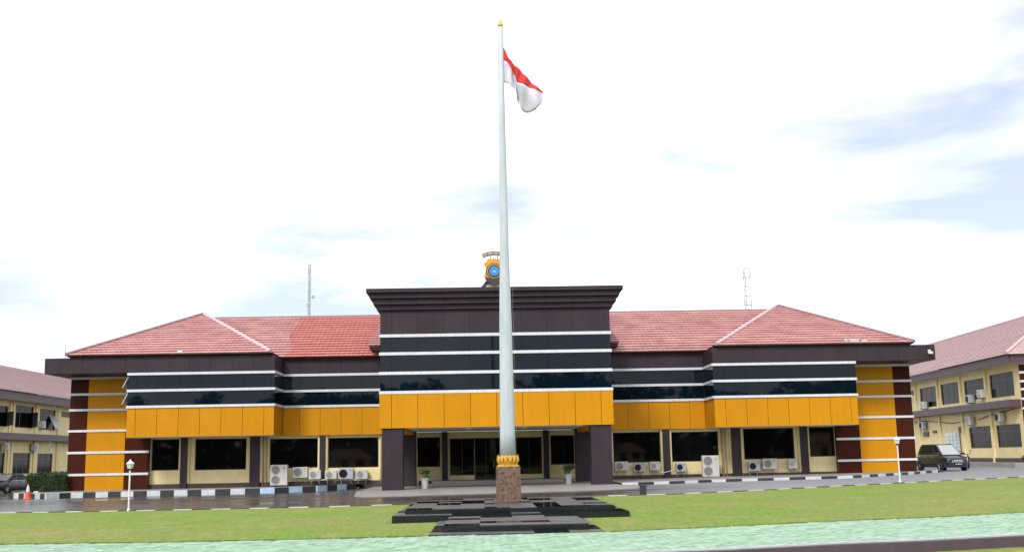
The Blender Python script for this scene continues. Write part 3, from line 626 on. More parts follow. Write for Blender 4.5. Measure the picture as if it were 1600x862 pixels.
def cloth(a, b, n, name, m):
    vs = []; fs = []
    for i in range(NU+1):
        for j in range(n+1):
            p = a[i].lerp(b[i], j/n); u_ = i/NU
            dy = .13*math.sin(u_*11+p.y*2.2)*min(1, u_*5)+.06*math.sin(u_*23-p.y*5)*min(1, u_*4)-.15*u_
            vs.append((p.x, PY+dy, p.y))
    for i in range(NU):
        for j in range(n): fs.append((i*(n+1)+j, i*(n+1)+j+1, (i+1)*(n+1)+j+1, (i+1)*(n+1)+j))
    mb = MB().add(vs, fs); o = mb.build(name, m, flag, smooth=True)
    sm = o.modifiers.new('thickness', 'SOLIDIFY'); sm.thickness = .004
cloth(top, mid, 6, 'red_band', 'flag_red'); cloth(mid, bot, 9, 'white_band', 'flag_white')

# ------------------------------------------------------------------ air conditioners
def ac(x0, x1, z0, z1, yb, label, white=True, dark=False, double=False, group='outdoor air conditioner units along the wings', depth=.32, rz=None, root=None, fan_right=False):
    wd, h = x1-x0, z1-z0
    t = thing('air_conditioner', root or ((x0+x1)/2, yb, z0), label, 'air conditioner', group, rz or 0)
    P = lambda mb, n, m, par=None, **k: mb.build(n, m, par or t, world=False, **k)
    case = P(MB().box(-wd/2, wd/2, -depth, 0, 0, h), 'casing', 'ac_white' if white else 'ac_grey', bevel=.02)
    r = min(h*.4 if not double else h*.21, wd*.27); cx_ = (-1 if not fan_right else 1)*(wd/2-r-.06)
    for zc in ([h*.5] if not double else [h*.27, h*.75]):
        g = P(MB().lathe([(0, 0), (r, 0), (r, .015), (r*.93, .02), (0, .02)], (cx_, -depth, zc), 24, 'y'), 'fan_grille', 'ac_dark' if dark else 'ac_grille')
        rg = MB()
        for q in (.3, .5, .7, .88, 1.0): rg.lathe([(r*q-.008, .02), (r*q-.008, .035), (r*q+.008, .035), (r*q+.008, .02)], (cx_, -depth, zc), 24, 'y')
        for k in range(8):
            a = math.pi*k/4; rg.tube([(cx_, -depth-.03, zc), (cx_+math.cos(a)*r, -depth-.03, zc+math.sin(a)*r)], .006, 4)
        put('fan_guard', rg.mesh('fan_guard', 'ac_dark' if dark else 'ac_white'), g)
    P(MB().box(wd*.3-.04 if not fan_right else -wd*.3-.04, wd*.3+.05 if not fan_right else -wd*.3+.05, -depth-.006, -depth-.001, h*.78, h*.86), 'badge', 'ac_grille')
    if not double:
        for xs in (-wd*.32, wd*.32): P(MB().box(xs-.02, xs+.02, -depth*.9, .02, -.04, -.002).box(xs-.02, xs+.02, -.03, .03, -.28, -.04), 'bracket', 'steel')
    else:
        for xs in (-wd*.38, wd*.38): P(MB().box(xs-.06, xs+.06, -depth, 0, -.16, -.002), 'foot', 'dark_steel')
    return t
CW, MW = 'on the wing beside the traffic cone', 'on the wing beside the parked minivan'
yb = GW-.16
ac(-13.9, -12.85, .18, 1.42, 68.9, 'tall twin-fan outdoor air conditioner '+CW, double=True, depth=.4)
ac(-12.62, -11.7, .60, 1.26, yb, 'white unit mounted highest, next to the twin-fan unit '+CW)
ac(-11.6, -10.86, .5, 1.06, GW-.3, 'small white outdoor unit against the brown column '+CW)
ac(-10.62, -9.9, .5, 1.02, yb, 'small white unit between brown column and grey unit '+CW)
ac(-9.8, -8.88, .48, 1.14, yb, 'blue-grey outdoor air conditioner with dark fan '+CW, white=False, dark=True)
ac(-8.72, -7.98, .46, 1.02, yb, 'small white outdoor unit nearest the portico '+CW)
ac(7.45, 8.28, .66, 1.22, yb, 'white outdoor air conditioner nearest the portico '+MW)
ac(8.62, 9.34, .57, 1.12, yb, 'outdoor unit with dark fan between two white ones '+MW, white=False, dark=True)
ac(9.64, 10.24, .65, 1.18, yb, 'narrow white unit beside a brown column '+MW)
ac(11.28, 11.92, .55, 1.08, yb, 'dark-fanned unit nearest the tall twin-fan unit '+MW, white=False, dark=True)
ac(12.85, 13.88, .2, 1.5, 68.9, 'tall twin-fan outdoor air conditioner '+MW, double=True, depth=.4)
ac(15.85, 16.58, .5, 1.07, yb, 'dark-fanned grey unit beside the thick brown column '+MW, white=False, dark=True)
ac(16.76, 17.65, .6, 1.24, yb, 'larger white unit mounted higher between two smaller ones '+MW)
ac(18.38, 18.94, .6, 1.15, yb, 'narrow white unit farthest from the portico '+MW)
q0, q1 = onY(1319, 542, 66.6), onY(1341, 531, 66.6)
ac(q0.x, q1.x, 8.0, 8.45, 66.75, 'pale outdoor unit lying on top of the brown fascia', fan_right=False, group='rooftop fittings')
# condensate hoses sagging below the units
for k, pts in enumerate(([(-11.2, GW-.35, .45), (-11.0, GW-.45, .4), (-10.7, GW-.5, .46), (-10.4, GW-.4, .45)], [(10.0, GW-.3, .55), (10.5, GW-.42, .5), (10.9, GW-.42, .58), (11.3, GW-.3, .62)], [(12.0, GW-.2, .52), (12.4, GW-.25, .47), (12.85, GW-.25, .46)], [(-9.2, GW-.3, .44), (-8.5, GW-.36, .4), (-7.8, GW-.3, .42)])):
    B(MB().tube(pts, .03, 6), 'condensate_hose', 'strip', smooth=True)

# ------------------------------------------------------------------ small fittings on the roof edge
def flood(px, py, Y, label):
    c = onY(px, py, Y); t = thing('floodlight', (c.x, Y, 7.99), label, 'floodlight', 'floodlights on the fascia')
    P = lambda mb, n, m, **k: mb.build(n, m, t, world=False, **k)
    P(MB().box(-.17, .17, -.12, .1, .1, .34), 'housing', 'steel', bevel=.02); P(MB().box(-.15, .15, -.14, -.122, .12, .31), 'lens', 'white_plastic'); P(MB().box(-.2, -.18, -.03, .03, -.01, .24).box(.18, .2, -.03, .03, -.01, .24), 'bracket', 'dark_steel')
flood(282, 551, 66.35, 'small floodlight on the fascia of the wing beside the traffic cone')
flood(1350, 538, 66.35, 'small floodlight beside the air conditioner on top of the fascia')
c = onY(1453, 551, 66.1); t = thing('security_camera', (c.x, 66.2, c.z-.15), 'white dome security camera on the end of the brown fascia', 'camera')
t_ = lambda mb, n, m, **k: mb.build(n, m, t, world=False, **k)
t_(MB().box(-.08, .08, -.02, .0, .12, .36), 'mount', 'white_plastic'); t_(MB().tube([(0, -.02, .28), (0, -.2, .3), (0, -.24, .2)], .03, 8), 'arm', 'white_plastic', smooth=True)
t_(MB().lathe([(0, .04), (.1, .06), (.14, .12), (.13, .2), (0, .24)], (0, -.24, 0), 16), 'housing', 'white_plastic', smooth=True); t_(MB().lathe([(0, -.04), (.06, -.02), (.1, .05), (0, .055)], (0, -.24, 0), 16), 'dome', 'car_glass', smooth=True)
c = onY(102, 552, 66.6); t = thing('lightning_rod', (c.x, 66.6, 7.98), 'thin lightning rod on the fascia corner beside the roof eave', 'rod')
t_(MB().tube([(0, 0, 0), (0, 0, .75)], .022, 6), 'rod', 'mast'); t_(MB().tube([(.3, .5, 0), (.3, .5, .7)], .012, 6), 'rod', 'mast'); t_(MB().box(-.06, .06, -.06, .06, -.02, .03), 'base', 'steel')

# ------------------------------------------------------------------ masts behind the building
def lattice(px, ytop, ybot, Y, wb, wt, label, mk):
    a, b = onY(px+1, ybot, Y), onY(px, ytop, Y); base = Vector((a.x, Y, 0)); Ht = b.z
    t = thing('radio_mast', base, label, 'mast'); n = int(Ht/1.25); fr = MB()
    P3 = lambda k, z: ((wb+(wt-wb)*z/Ht)*math.cos(R(90+120*k))*.58, (wb+(wt-wb)*z/Ht)*math.sin(R(90+120*k))*.58, z)
    for i in range(n):
        z0, z1 = Ht*i/n, Ht*(i+1)/n; f = fr
        for k in range(3):
            f.tube([P3(k, z0), P3(k, z1)], mk, 4); f.tube([P3(k, z0), P3((k+1) % 3, z1)], mk*.6, 4); f.tube([P3(k, z1), P3((k+1) % 3, z1)], mk*.8, 4)
    fr.build('mast_frame', 'mast', t, world=False); return t, Ht
t, Ht = lattice(482, 413, 495, 105, .3, .22, 'slender guyed radio mast behind the wing beside the traffic cone', .035)
for z, dx in ((Ht-2.6, 0), (Ht-3.2, .35), (Ht-4, -.1), (Ht-9, .5)): t_(MB().box(dx-.12, dx+.14, -.1, .1, z-.14, z+.14), 'antenna', 'steel')
t_(MB().tube([(0, 0, Ht-9), (.7, 0, Ht-9.3)], .05, 5), 'antenna_arm', 'steel')
t, Ht = lattice(1168, 419, 492, 150, 1.05, .85, 'wide lattice tower behind the wing beside the parked minivan', .06)
for z in (Ht-1, Ht-5, Ht-8): [t_(MB().box(d_-.1, d_+.1, -.5, -.3, z-.45, z+.45), 'antenna', 'mast') for d_ in (-.5, .5)]

# ------------------------------------------------------------------ side buildings
def side_building(P0, theta, name, label, spec):
    t = thing(name, P0, label, 'building', rz=theta)
    Rm = Matrix.Rotation(theta, 3, 'Z'); nrm = Rm @ Vector((0, -1, 0)); P0 = Vector(P0)
    loc = lambda px, py: Rm.inverted() @ (onP(px, py, P0, nrm)-P0)
    return t, loc
def SB(mb, n, m, par, **k): return mb.build(n, m, par, world=False, **k)
def grid_window(t, u0, u1, z0, z1, y, n, open_at=None, cas='casement_grey', hz=.72, leaf=False):
    fr = .07; f = MB().box(u0, u0+fr, y, y+.08, z0, z1).box(u1-fr, u1, y, y+.08, z0, z1).box(u0+fr, u1-fr, y, y+.08, z0, z0+fr).box(u0+fr, u1-fr, y, y+.08, z1-fr, z1)
    zc = z0+(z1-z0)*hz; f.box(u0+fr, u1-fr, y+.004, y+.07, zc-.035, zc+.035)
    w_ = SB(f, 'window', 'win_frame', t)
    for k in range(1, n): x = u0+(u1-u0)*k/n; put('mullion', MB().box(x-.035, x+.035, y+.008, y+.065, z0+fr, z1-fr).mesh('mullion', 'mullion' if k % 2 else 'win_frame'), w_)
    for k in range(n):
        a, b = u0+(u1-u0)*k/n, u0+(u1-u0)*(k+1)/n
        put('pane', MB().box(a+.01, b-.01, y+.02, y+.04, z0+.03, z1-.03).mesh('pane', 'glass_side'), w_)
    if leaf:
        wd_ = (u1-u0)*.36; dx_, dy_ = wd_*math.cos(R(40)), wd_*math.sin(R(40)); a0, a1 = u1-fr-dx_, u1-fr
        put('casement', MB().hexa([(a0, y-dy_, z0+fr), (a1, y-.01, z0+fr), (a1, y+.03, z0+fr), (a0, y-dy_+.04, z0+fr), (a0, y-dy_, zc), (a1, y-.01, zc), (a1, y+.03, zc), (a0, y-dy_+.04, zc)]).mesh('casement', cas), w_)
    elif open_at is not None:
        a = u0+(u1-u0)*open_at; b = a+(u1-u0)/n; h = zc-z0-fr; ang = 28; dy, dz = math.sin(R(ang))*h, math.cos(R(ang))*h
        put('casement', MB().hexa([(a, y-dy, zc-dz), (b, y-dy, zc-dz), (b, y-dy+.04, zc-dz), (a, y-dy+.04, zc-dz), (a, y, zc), (b, y, zc), (b, y+.04, zc), (a, y+.04, zc)]).mesh('casement', cas), w_)
    return w_
def sac(t, P0, theta, u, z, label, white=True, dark=False, wd=.85, h=.6):
    p = Vector(P0)+Matrix.Rotation(theta, 3, 'Z') @ Vector((u, -.12, z))
    ac(0, wd, 0, h, 0, label, white=white, dark=dark, root=(p.x, p.y, P0[2]+z), rz=theta, group='air conditioners on the side buildings')

# building beside the traffic cone: facade faces +X
TL = R(90); PL = (-40, 78, G(-40))
lb, loc = side_building(PL, TL, 'barracks_building', 'two-storey cream side building behind the hedge and dark sedan', None)
zl = lambda px, py: loc(px, py).z
zeb, zet, zb0, zb1 = (zl(0, 623)+zl(105, 638))/2, (zl(0, 609.5)+zl(108, 626.5))/2, (zl(0, 686)+zl(106, 690.5))/2, (zl(0, 674)+zl(106, 682.5))/2
U0, U1 = -6, 46
wl = []
for a, b, yt, yb_, n, op in ((-30, 13, 632, 665, 3, .66), (22, 52.8, 633.5, 668, 3, .66), (60, 87, 639, 671.5, 3, .66), (94, 112, 643, 651.5, 2, None)):
    wl.append((loc(a, 650).x, loc(b, 650).x, zl((a+b)/2, yb_), zl((a+b)/2, yt), n, op))
for a, b, yt, yb_, n, op in ((-26, 7.5, 706.5, 740, 3, None), (17.5, 47.3, 707, 740, 3, None), (55.8, 82, 708, 740, 3, None)):
    wl.append((loc(a, 720).x, loc(b, 720).x, zl((a+b)/2, yb_), zl((a+b)/2, yt), n, op))
SB(wall_open(U0, U1, 0, .25, -.6, zet-.1, [w_[:4] for w_ in wl]), 'wall', 'cream', lb)
for i_, w_ in enumerate(wl): grid_window(lb, *w_[:4], .08, w_[4], w_[5], leaf=i_ < 2)
for px in (-20, 14.5, 19.5, 55, 58, 90, 92): u = loc(px, 660).x; SB(MB().box(u-.18, u+.18, -.12, -.003, -.5, zb0-.004), 'pilaster', 'cream', lb); SB(MB().box(u-.18, u+.18, -.12, -.003, zb1+.004, zeb-.004), 'pilaster', 'cream', lb)
SB(MB().box(U0, U1, -.75, .0-.004, zb0, zb1), 'floor_band', 'band', lb); SB(MB().box(U0-.3, U1, -.95, -.8, zeb, zet), 'fascia', 'band', lb); SB(MB().box(U0, U1, -.8, 0, zeb+.05, zeb+.1), 'eaves_soffit', 'soffit', lb)
SB(MB().box(U0, U1, -.08, -.003, -.6, .35), 'plinth', 'plinth', lb)
SB(MB().box(U0, U0+.25, .26, 13, -.6, zet-.1), 'wall', 'cream', lb)
lr = SB(MB().add([(U0-.4, -1.1, zet), (U1, -1.1, zet), (U1, 7, zet+3.55), (U0+7, 7, zet+3.55), (U0-.4, 15, zet), (U1, 15, zet)], [(0, 1, 2, 3), (0, 3, 4), (3, 2, 5, 4)]), 'roof', 'underlay', lb)
courses(lr, (U0-.4, -1.1, zet), (U1, -1.1, zet), (U1, 7, zet+3.55), (U0+7, 7, zet+3.55), 24, 'tile_pale', pitch=.4, lift=.04)
for px, py, lab, wh in ((61, 663, 'white outdoor unit below the upper window of the side building behind the hedge', True), (49, 698, 'outdoor unit above a ground floor window behind the hedge', True), (3, 697, 'outdoor unit above the ground floor window behind the dark sedan', True)):
    p = loc(px, py); sac(lb, PL, TL, p.x, p.z-.3, lab, wh)
SB(MB().tube([(loc(64, 682).x, -.8, zb0), (loc(64, 682).x+.1, -.82, zb0-.9), (loc(80, 690).x, -.3, zb0-.6)], .03, 5), 'cable', 'strip', lb)

# building beside the minivan: facade faces -X, its near end shows a maroon pier
TR = R(-93.2); PR = (36.8, 76.8, G(36.8)+.3)
rb, loc = side_building(PR, TR, 'annex_building', 'two-storey cream side building behind the minivan with many outdoor units', None)
zl = lambda px, py: loc(px, py).z
ze0, ze1 = (zl(1440, 597.3)+zl(1580, 569.5))/2, (zl(1440, 586.5)+zl(1560, 560.5))/2
zb0, zb1 = (zl(1430, 652)+zl(1590, 636))/2, (zl(1430, 643)+zl(1590, 624))/2
wl = []
for a, b, yt, yb_, n, op in ((1420, 1428.5, 610, 618, 1, None), (1436.7, 1463.8, 604.5, 636, 3, None), (1469.7, 1499, 598, 631, 3, None), (1506.6, 1539, 592, 624, 3, None), (1547, 1585, 582, 620, 3, None)):
    wl.append((loc(a, 610).x, loc(b, 610).x, zl((a+b)/2, yb_), zl((a+b)/2, yt), n, op))
for a, b, yt, yb_, n, op in ((1483.7, 1501.5, 676, 703, 2, None), (1515, 1549.5, 665.5, 699.8, 3, None), (1557.8, 1596, 662.5, 698.5, 3, None)):
    wl.append((loc(a, 685).x, loc(b, 685).x, zl((a+b)/2, yb_), zl((a+b)/2, yt), n, op))
U0, U1 = -42, max(w_[1] for w_ in wl)+.35
SB(wall_open(U0, U1, 0, .25, -.6, ze1-.1, [w_[:4] for w_ in wl]), 'wall', 'cream', rb)
ws_ = [grid_window(rb, *w_[:4], .08, w_[4], w_[5]) for w_ in wl]
u0, u1, z0, z1 = wl[5][:4]
ub = u1-.12*(u1-u0)
leaf_ = put('casement', MB().hexa([(ub-.3, -1.0, z0), (ub, -.01, z0), (ub+.05, -.01, z0), (ub-.25, -1.0, z0), (ub-.3, -1.0, z1), (ub, -.01, z1), (ub+.05, -.01, z1), (ub-.25, -1.0, z1)]).mesh('casement', 'casement_white'), ws_[5])
for k in range(1, 4): f_ = k/4; put('casement_bar', MB().hexa([(ub-.3*f_+.05, -.01-.99*f_-.02, z0), (ub-.3*f_+.09, -.01-.99*f_-.02, z0), (ub-.3*f_+.09, -.01-.99*f_+.02, z0), (ub-.3*f_+.05, -.01-.99*f_+.02, z0), (ub-.3*f_+.05, -.01-.99*f_-.02, z1), (ub-.3*f_+.09, -.01-.99*f_-.02, z1), (ub-.3*f_+.09, -.01-.99*f_+.02, z1), (ub-.3*f_+.05, -.01-.99*f_+.02, z1)]).mesh('casement_bar', 'ac_grey'), ws_[5])
for k in range(1, 5): zk = z0+(z1-z0)*k/5; put('casement_bar', MB().hexa([(ub-.25, -1.0, zk-.02), (ub+.05, -.01, zk-.02), (ub+.08, -.01, zk-.02), (ub-.22, -1.0, zk-.02), (ub-.25, -1.0, zk+.02), (ub+.05, -.01, zk+.02), (ub+.08, -.01, zk+.02), (ub-.22, -1.0, zk+.02)]).mesh('casement_bar', 'ac_grey'), ws_[5])
for px in (1432, 1466.5, 1502.5, 1543): u = loc(px, 620).x; SB(MB().box(u-.16, u+.16, -.14, -.003, zb1+.004, ze0-.004), 'pilaster', 'cream', rb)
for px in (1440, 1472, 1508, 1553.5): u = loc(px, 690).x; SB(MB().box(u-.16, u+.16, -.14, -.003, -.5, zb0-.004), 'pilaster', 'cream', rb)
SB(MB().box(U0, U1+.1, -.8, -.004, zb0, zb1), 'floor_band', 'band', rb); SB(MB().box(U0, U1+.9, -.95, -.8, ze0, ze1), 'fascia', 'band', rb); SB(MB().box(U0, U1+.8, -.8, 0, ze0+.04, ze0+.09), 'eaves_soffit', 'soffit', rb)
SB(MB().box(U0, U1, -.1, -.003, -.6, .28), 'plinth', 'plinth', rb); SB(MB().box(U0, U1+2, -1.6, -.11, -.6, -.02), 'terrace', 'concrete', rb)
SB(MB().box(U1, U1+.25, 0, 14, -.6, ze1-.1), 'wall', 'cream', rb)
lv = [-.4]+[zl(1592, y) for y in (699, 682, 665, 638)]+[zb1+.02]+[zl(1592, y) for y in (608, 595.5, 581.5)]+[ze0]
lv = sorted(lv)
for z0, z1 in zip(lv, lv[1:]):
    if z1-z0 > .25: SB(MB().box(U1+.255, U1+.36, .0, 4, z0+.08, z1-.08), 'pier_panel', 'maroon', rb); SB(MB().box(U1+.255, U1+.4, -.03, 4, z1-.075, z1+.075), 'trim_strip', 'strip', rb)
SB(MB().box(U1+.8, U1+.95, -.79, 14, ze0, ze1), 'fascia', 'band', rb); SB(MB().box(U1+.26, U1+.8, -.003, 14, ze0+.04, ze0+.09), 'eaves_soffit', 'soffit', rb)
hp = 4.1
rr = SB(MB().add([(U0, -1.1, ze1), (U1+1.1, -1.1, ze1), (U1+1.1-7.5, 6.4, ze1+hp), (U0, 6.4, ze1+hp), (U1+1.1, 14, ze1), (U0, 14, ze1)], [(0, 1, 2, 3), (1, 4, 2), (3, 2, 4, 5)]), 'roof', 'underlay', rb)
courses(rr, (U0, -1.1, ze1), (U1+1.1, -1.1, ze1), (U1+1.1-7.5, 6.4, ze1+hp), (U0, 6.4, ze1+hp), 25, 'tile_pale', pitch=.4, lift=.04)
courses(rr, (U1+1.1, -1.1, ze1), (U1+1.1, 14, ze1), (U1+1.1-7.5, 6.4, ze1+hp), (U1+1.1-7.5, 6.4, ze1+hp), 25, 'tile_pale', pitch=.4, lift=.04)
put('ridge_cap', MB().tube([(U1+1.1, -1.1, ze1+.1), (U1-6.4, 6.4, ze1+hp+.1), (U0, 6.4, ze1+hp+.1)], .11, 8).mesh('ridge_cap', 'ridge'), rr)
for px, py, lab, wh, dk in ((1448, 633, 'white outdoor unit under the far upper window of the annex', True, False), (1521, 623, 'grey outdoor unit at the sill of the third upper annex window', False, True), (1539, 615, 'white outdoor unit between the last two upper annex windows', True, False),
                            (1447, 664, 'dark-fanned unit on the ground floor wall above the minivan roof', False, True), (1521, 657, 'white unit over the ground floor window next to the open casement', True, False), (1568, 651.5, 'white unit over the ground floor window next to the maroon pier', True, True)):
    p = loc(px, py); sac(rb, PR, TR, p.x, p.z-.3, lab, wh, dk, .95, .62)
for px0, px1, py0, py1 in ((1499.5, 1506, 665.5, 675), (1444.5, 1451.5, 674, 681.5), (1459, 1464, 672, 676)):
    a, b = loc(px0, py1), loc(px1, py0); SB(MB().box(a.x, b.x, -.1, -.003, a.z, b.z), 'vent_box', 'win_frame', rb)
for pts in (((1447, 642), (1470, 644), (1490, 648), (1500, 650), (1530, 646), (1570, 641)), ((1430, 660), (1445, 657), (1470, 659), (1490, 661), (1520, 655)), ((1530, 655), (1550, 648), (1580, 640), (1598, 635))):
    SB(MB().tube([(loc(*p).x, -.1, loc(*p).z) for p in pts], .03, 5), 'cable', 'strip' if pts[0][1] < 650 else 'plinth', rb)

# ------------------------------------------------------------------ vehicles
def car(name, label, loc_, heading, paint, L_, W_, H_, prof, roofp, wb, bump_m, group, plate=True):
    """prof: (x, top z, half width) stations of the lower body; roofp: windscreen base, roof front, roof rear, tail base x; belt z"""
    t = thing(name, loc_, label, 'car', group, heading); P = lambda mb, n, m, par=None, **k: mb.build(n, m, par or t, world=False, **k)
    rings = []; mb = MB(); ng = 12
    for x, zt, hwid, zb in prof:
        hf = [(0, zb), (hwid*.82, zb), (hwid*.97, zb+.1), (hwid, zb+(zt-zb)*.45), (hwid*.965, zb+(zt-zb)*.85), (hwid*.86, zt), (0, zt+.035)]
        ring = [(x, y, z) for y, z in hf]+[(x, -y, z) for y, z in hf[-2:0:-1]]; rings.append(ring)
    n = len(rings[0]); vs = [v for r_ in rings for v in r_]
    fs = [(i*n+k, i*n+(k+1) % n, (i+1)*n+(k+1) % n, (i+1)*n+k) for i in range(len(rings)-1) for k in range(n)]+[tuple(range(n)), tuple((len(rings)-1)*n+k for k in range(n))]
    body = P(mb.add(vs, fs), 'body', paint, smooth=True); body.modifiers.new('edge', 'BEVEL').width = .02
    xw, xf, xr, xt, zbl = roofp; hw_ = W_/2
    lo = [(xw, hw_*.80), (xf-.15, hw_*.875), (xr+.1, hw_*.875), (xt, hw_*.80)]; hi = [(xf, hw_*.66), (xf-.3, hw_*.72), (xr+.25, hw_*.72), (xr, hw_*.66)]
    v = [(x, y, zbl) for x, y in lo]+[(x, y, H_-(.04 if i in (0, 3) else 0)) for i, (x, y) in enumerate(hi)]+[(x, -y, zbl) for x, y in lo]+[(x, -y, H_-(.04 if i in (0, 3) else 0)) for i, (x, y) in enumerate(hi)]
    f = [(0, 1, 5, 4), (1, 2, 6, 5), (2, 3, 7, 6), (8, 9, 13, 12), (9, 10, 14, 13), (10, 11, 15, 14), (4, 5, 13, 12), (5, 6, 14, 13), (6, 7, 15, 14), (0, 4, 12, 8), (3, 7, 15, 11)]
    cab = P(MB().add(v, f), 'cabin', paint, bevel=.03)
    V = [Vector(q) for q in v]
    def inset(a, b, c, d, m, off, nm, k=.12, ku=.14):
        c0 = (a+b+c+d)/4; nn = (b-a).cross(d-a).normalized()
        if nn.dot(c0-Vector((0, 0, (zbl+H_)/2))) < 0: nn = -nn
        bil = lambda s_, t_: a.lerp(b, s_).lerp(d.lerp(c, s_), t_)
        p = [bil(k, ku), bil(1-k, ku), bil(1-k, 1-ku), bil(k, 1-ku)]
        put(nm, MB().hexa([tuple(q-nn*.01) for q in p]+[tuple(q+nn*off) for q in p]).mesh(nm, m), cab)
    inset(V[0], V[8], V[12], V[4], 'windscreen', .012, 'windscreen', .06, .06); inset(V[3], V[11], V[15], V[7], 'car_glass', .012, 'rear_window', .08, .1)
    for o_ in (0, 8):
        inset(V[o_], V[o_+1], V[o_+5], V[o_+4], 'car_glass', .012, 'side_window', .18, .12)
        m0, m1 = V[o_+1].lerp(V[o_+2], .5), V[o_+5].lerp(V[o_+6], .5)
        inset(V[o_+1], m0, m1, V[o_+5], 'car_glass', .012, 'side_window', .05, .12); inset(m0, V[o_+2], V[o_+6], m1, 'car_glass', .012, 'side_window', .05, .12)
        inset(V[o_+2], V[o_+3], V[o_+7], V[o_+6], 'car_glass', .012, 'side_window', .12, .16)
    rwh = .3
    for sx in (wb/2, -wb/2):
        for s in (-1, 1):
            put('wheel_arch', MB().lathe([(0, 0), (.37, 0), (.37, .05), (0, .05)], (sx, s*(hw_-.03)+.025, rwh+.02), 24, 'y').mesh('wheel_arch', 'rubber'), body)
            wh = P(MB().lathe([(.1, -.1), (.27, -.1), (.3, -.07), (.3, .07), (.27, .1), (.1, .1)], (sx, s*(hw_-.06), rwh), 24, 'y'), 'wheel', 'rubber', smooth=True)
            rm = MB().lathe([(0, -.085), (.19, -.095), (.2, -.08), (.2, .08), (.19, .095), (0, .085)], (sx, s*(hw_-.06), rwh), 18, 'y')
            for k in range(5):
                a = 2*math.pi*k/5; rm.tube([(sx, s*(hw_-.06)+s*.1, rwh), (sx+.18*math.cos(a), s*(hw_-.06)+s*.1, rwh+.18*math.sin(a))], .022, 5)
            put('rim', rm.mesh('rim', 'rim'), wh)
    xe = prof[-1][0]; zf = prof[-1][1]; hwf = prof[-1][2]
    for s in (-1, 1):
        P(MB().hexa([(xe-.42, s*hwf*1.27, zf-.2), (xe+.05, s*hwf*.56, zf-.24), (xe-.1, s*hwf*.5, zf-.24), (xe-.42, s*hwf*.9, zf-.2), (xe-.52, s*hwf*1.3, zf+.07), (xe+.0, s*hwf*.6, zf-.02), (xe-.2, s*hwf*.5, zf-.02), (xe-.52, s*hwf*.9, zf+.07)]), 'headlight', 'lamp_glass', bevel=.015)
        P(MB().box(xt-.35 if False else prof[0][0]-.02, prof[0][0]+.12, min(s*hwf*.95, s*hwf*.7), max(s*hwf*.95, s*hwf*.7), .75, 1.0), 'tail_light', 'tail_red', bevel=.01)
        P(MB().box(xw-.32, xw-.2, min(s*(hw_*.86), s*(hw_+.14)), max(s*(hw_*.86), s*(hw_+.14)), zbl+.02, zbl+.17), 'mirror', paint, bevel=.03)
        for dx in (.25, -.65): put('door_handle', MB().box(dx-.1, dx+.1, s*(hw_*.98)-.012, s*(hw_*.98)+.012, zbl-.12, zbl-.08).mesh('door_handle', 'chrome'), body)
        put('belt_line', MB().box(xt+.1, xw-.3, s*(hw_*.905)-.01, s*(hw_*.905)+.01, zbl-.012, zbl+.016).mesh('belt_line', 'chrome'), body)
    P(MB().box(xe-.1, xe+.035, -hwf*.5, hwf*.5, zf-.2, zf-.05), 'grille', 'chrome', bevel=.01); P(MB().box(xe-.05, xe+.045, -hwf*.46, hwf*.46, zf-.165, zf-.13), 'grille_slot', 'rubber')
    P(MB().hexa([(xe-.3, -hw_*.95, .22), (xe-.02, -hwf*.9, .22), (xe-.02, hwf*.9, .22), (xe-.3, hw_*.95, .22), (xe-.3, -hw_*.97, .56), (xe+.07, -hwf*.93, .54), (xe+.07, hwf*.93, .54), (xe-.3, hw_*.97, .56)]), 'front_bumper', bump_m, bevel=.03)
    P(MB().box(prof[0][0]-.06, prof[0][0]+.2, -hw_*.93, hw_*.93, .3, .58), 'rear_bumper', paint, bevel=.03)
    if plate:
        pl = P(MB().box(xe+.045, xe+.085, -.23, .23, .36, .5), 'number_plate', 'rubber')
        for y0, y1 in ((-.19, -.11), (-.05, .06), (.11, .19)): put('plate_mark', MB().box(xe+.086, xe+.09, y0, y1, .4, .46).mesh('plate_mark', 'plate'), pl)
    return t
mpv = [(-2.0, .98, .70, .32), (-1.9, 1.0, .80, .24), (-1.2, 1.0, .83, .22), (0, 1.0, .83, .22), (.9, 1.0, .83, .22), (1.2, .98, .82, .22), (1.7, .88, .79, .24), (2.0, .80, .70, .28), (2.1, .74, .58, .32)]
sed = [(-2.15, .88, .66, .34), (-2.05, .92, .76, .26), (-1.4, .94, .83, .22), (0, .92, .84, .2), (.8, .9, .84, .2), (1.1, .88, .83, .22), (1.8, .76, .78, .24), (2.15, .68, .68, .28), (2.25, .62, .56, .32)]
car('parked_minivan', 'dark olive minivan with navy bumper parked at the building corner', (28.75, 70.6, G(28.75)), R(-86), 'paint_olive', 4.2, 1.66, 1.69, mpv, (1.42, .5, -1.62, -1.98, .98), 2.65, 'bumper_navy', 'parked cars')
pc = onG(18, 771); 
car('parked_sedan', 'dark navy sedan parked beside the clipped hedge', (-36.6, 84.4, G(-36.6)), R(-102), 'paint_navy', 4.4, 1.68, 1.42, sed, (1.05, .2, -.95, -1.65, .9), 2.6, 'paint_navy', 'parked cars')
car('parked_sedan', 'grey sedan whose roof shows over the clipped hedge', (-36.2, 93.0, G(-36)), R(-100), 'paint_grey', 4.4, 1.68, 1.5, sed, (1.05, .2, -.95, -1.65, .9), 2.6, 'paint_grey', 'parked cars', plate=False)

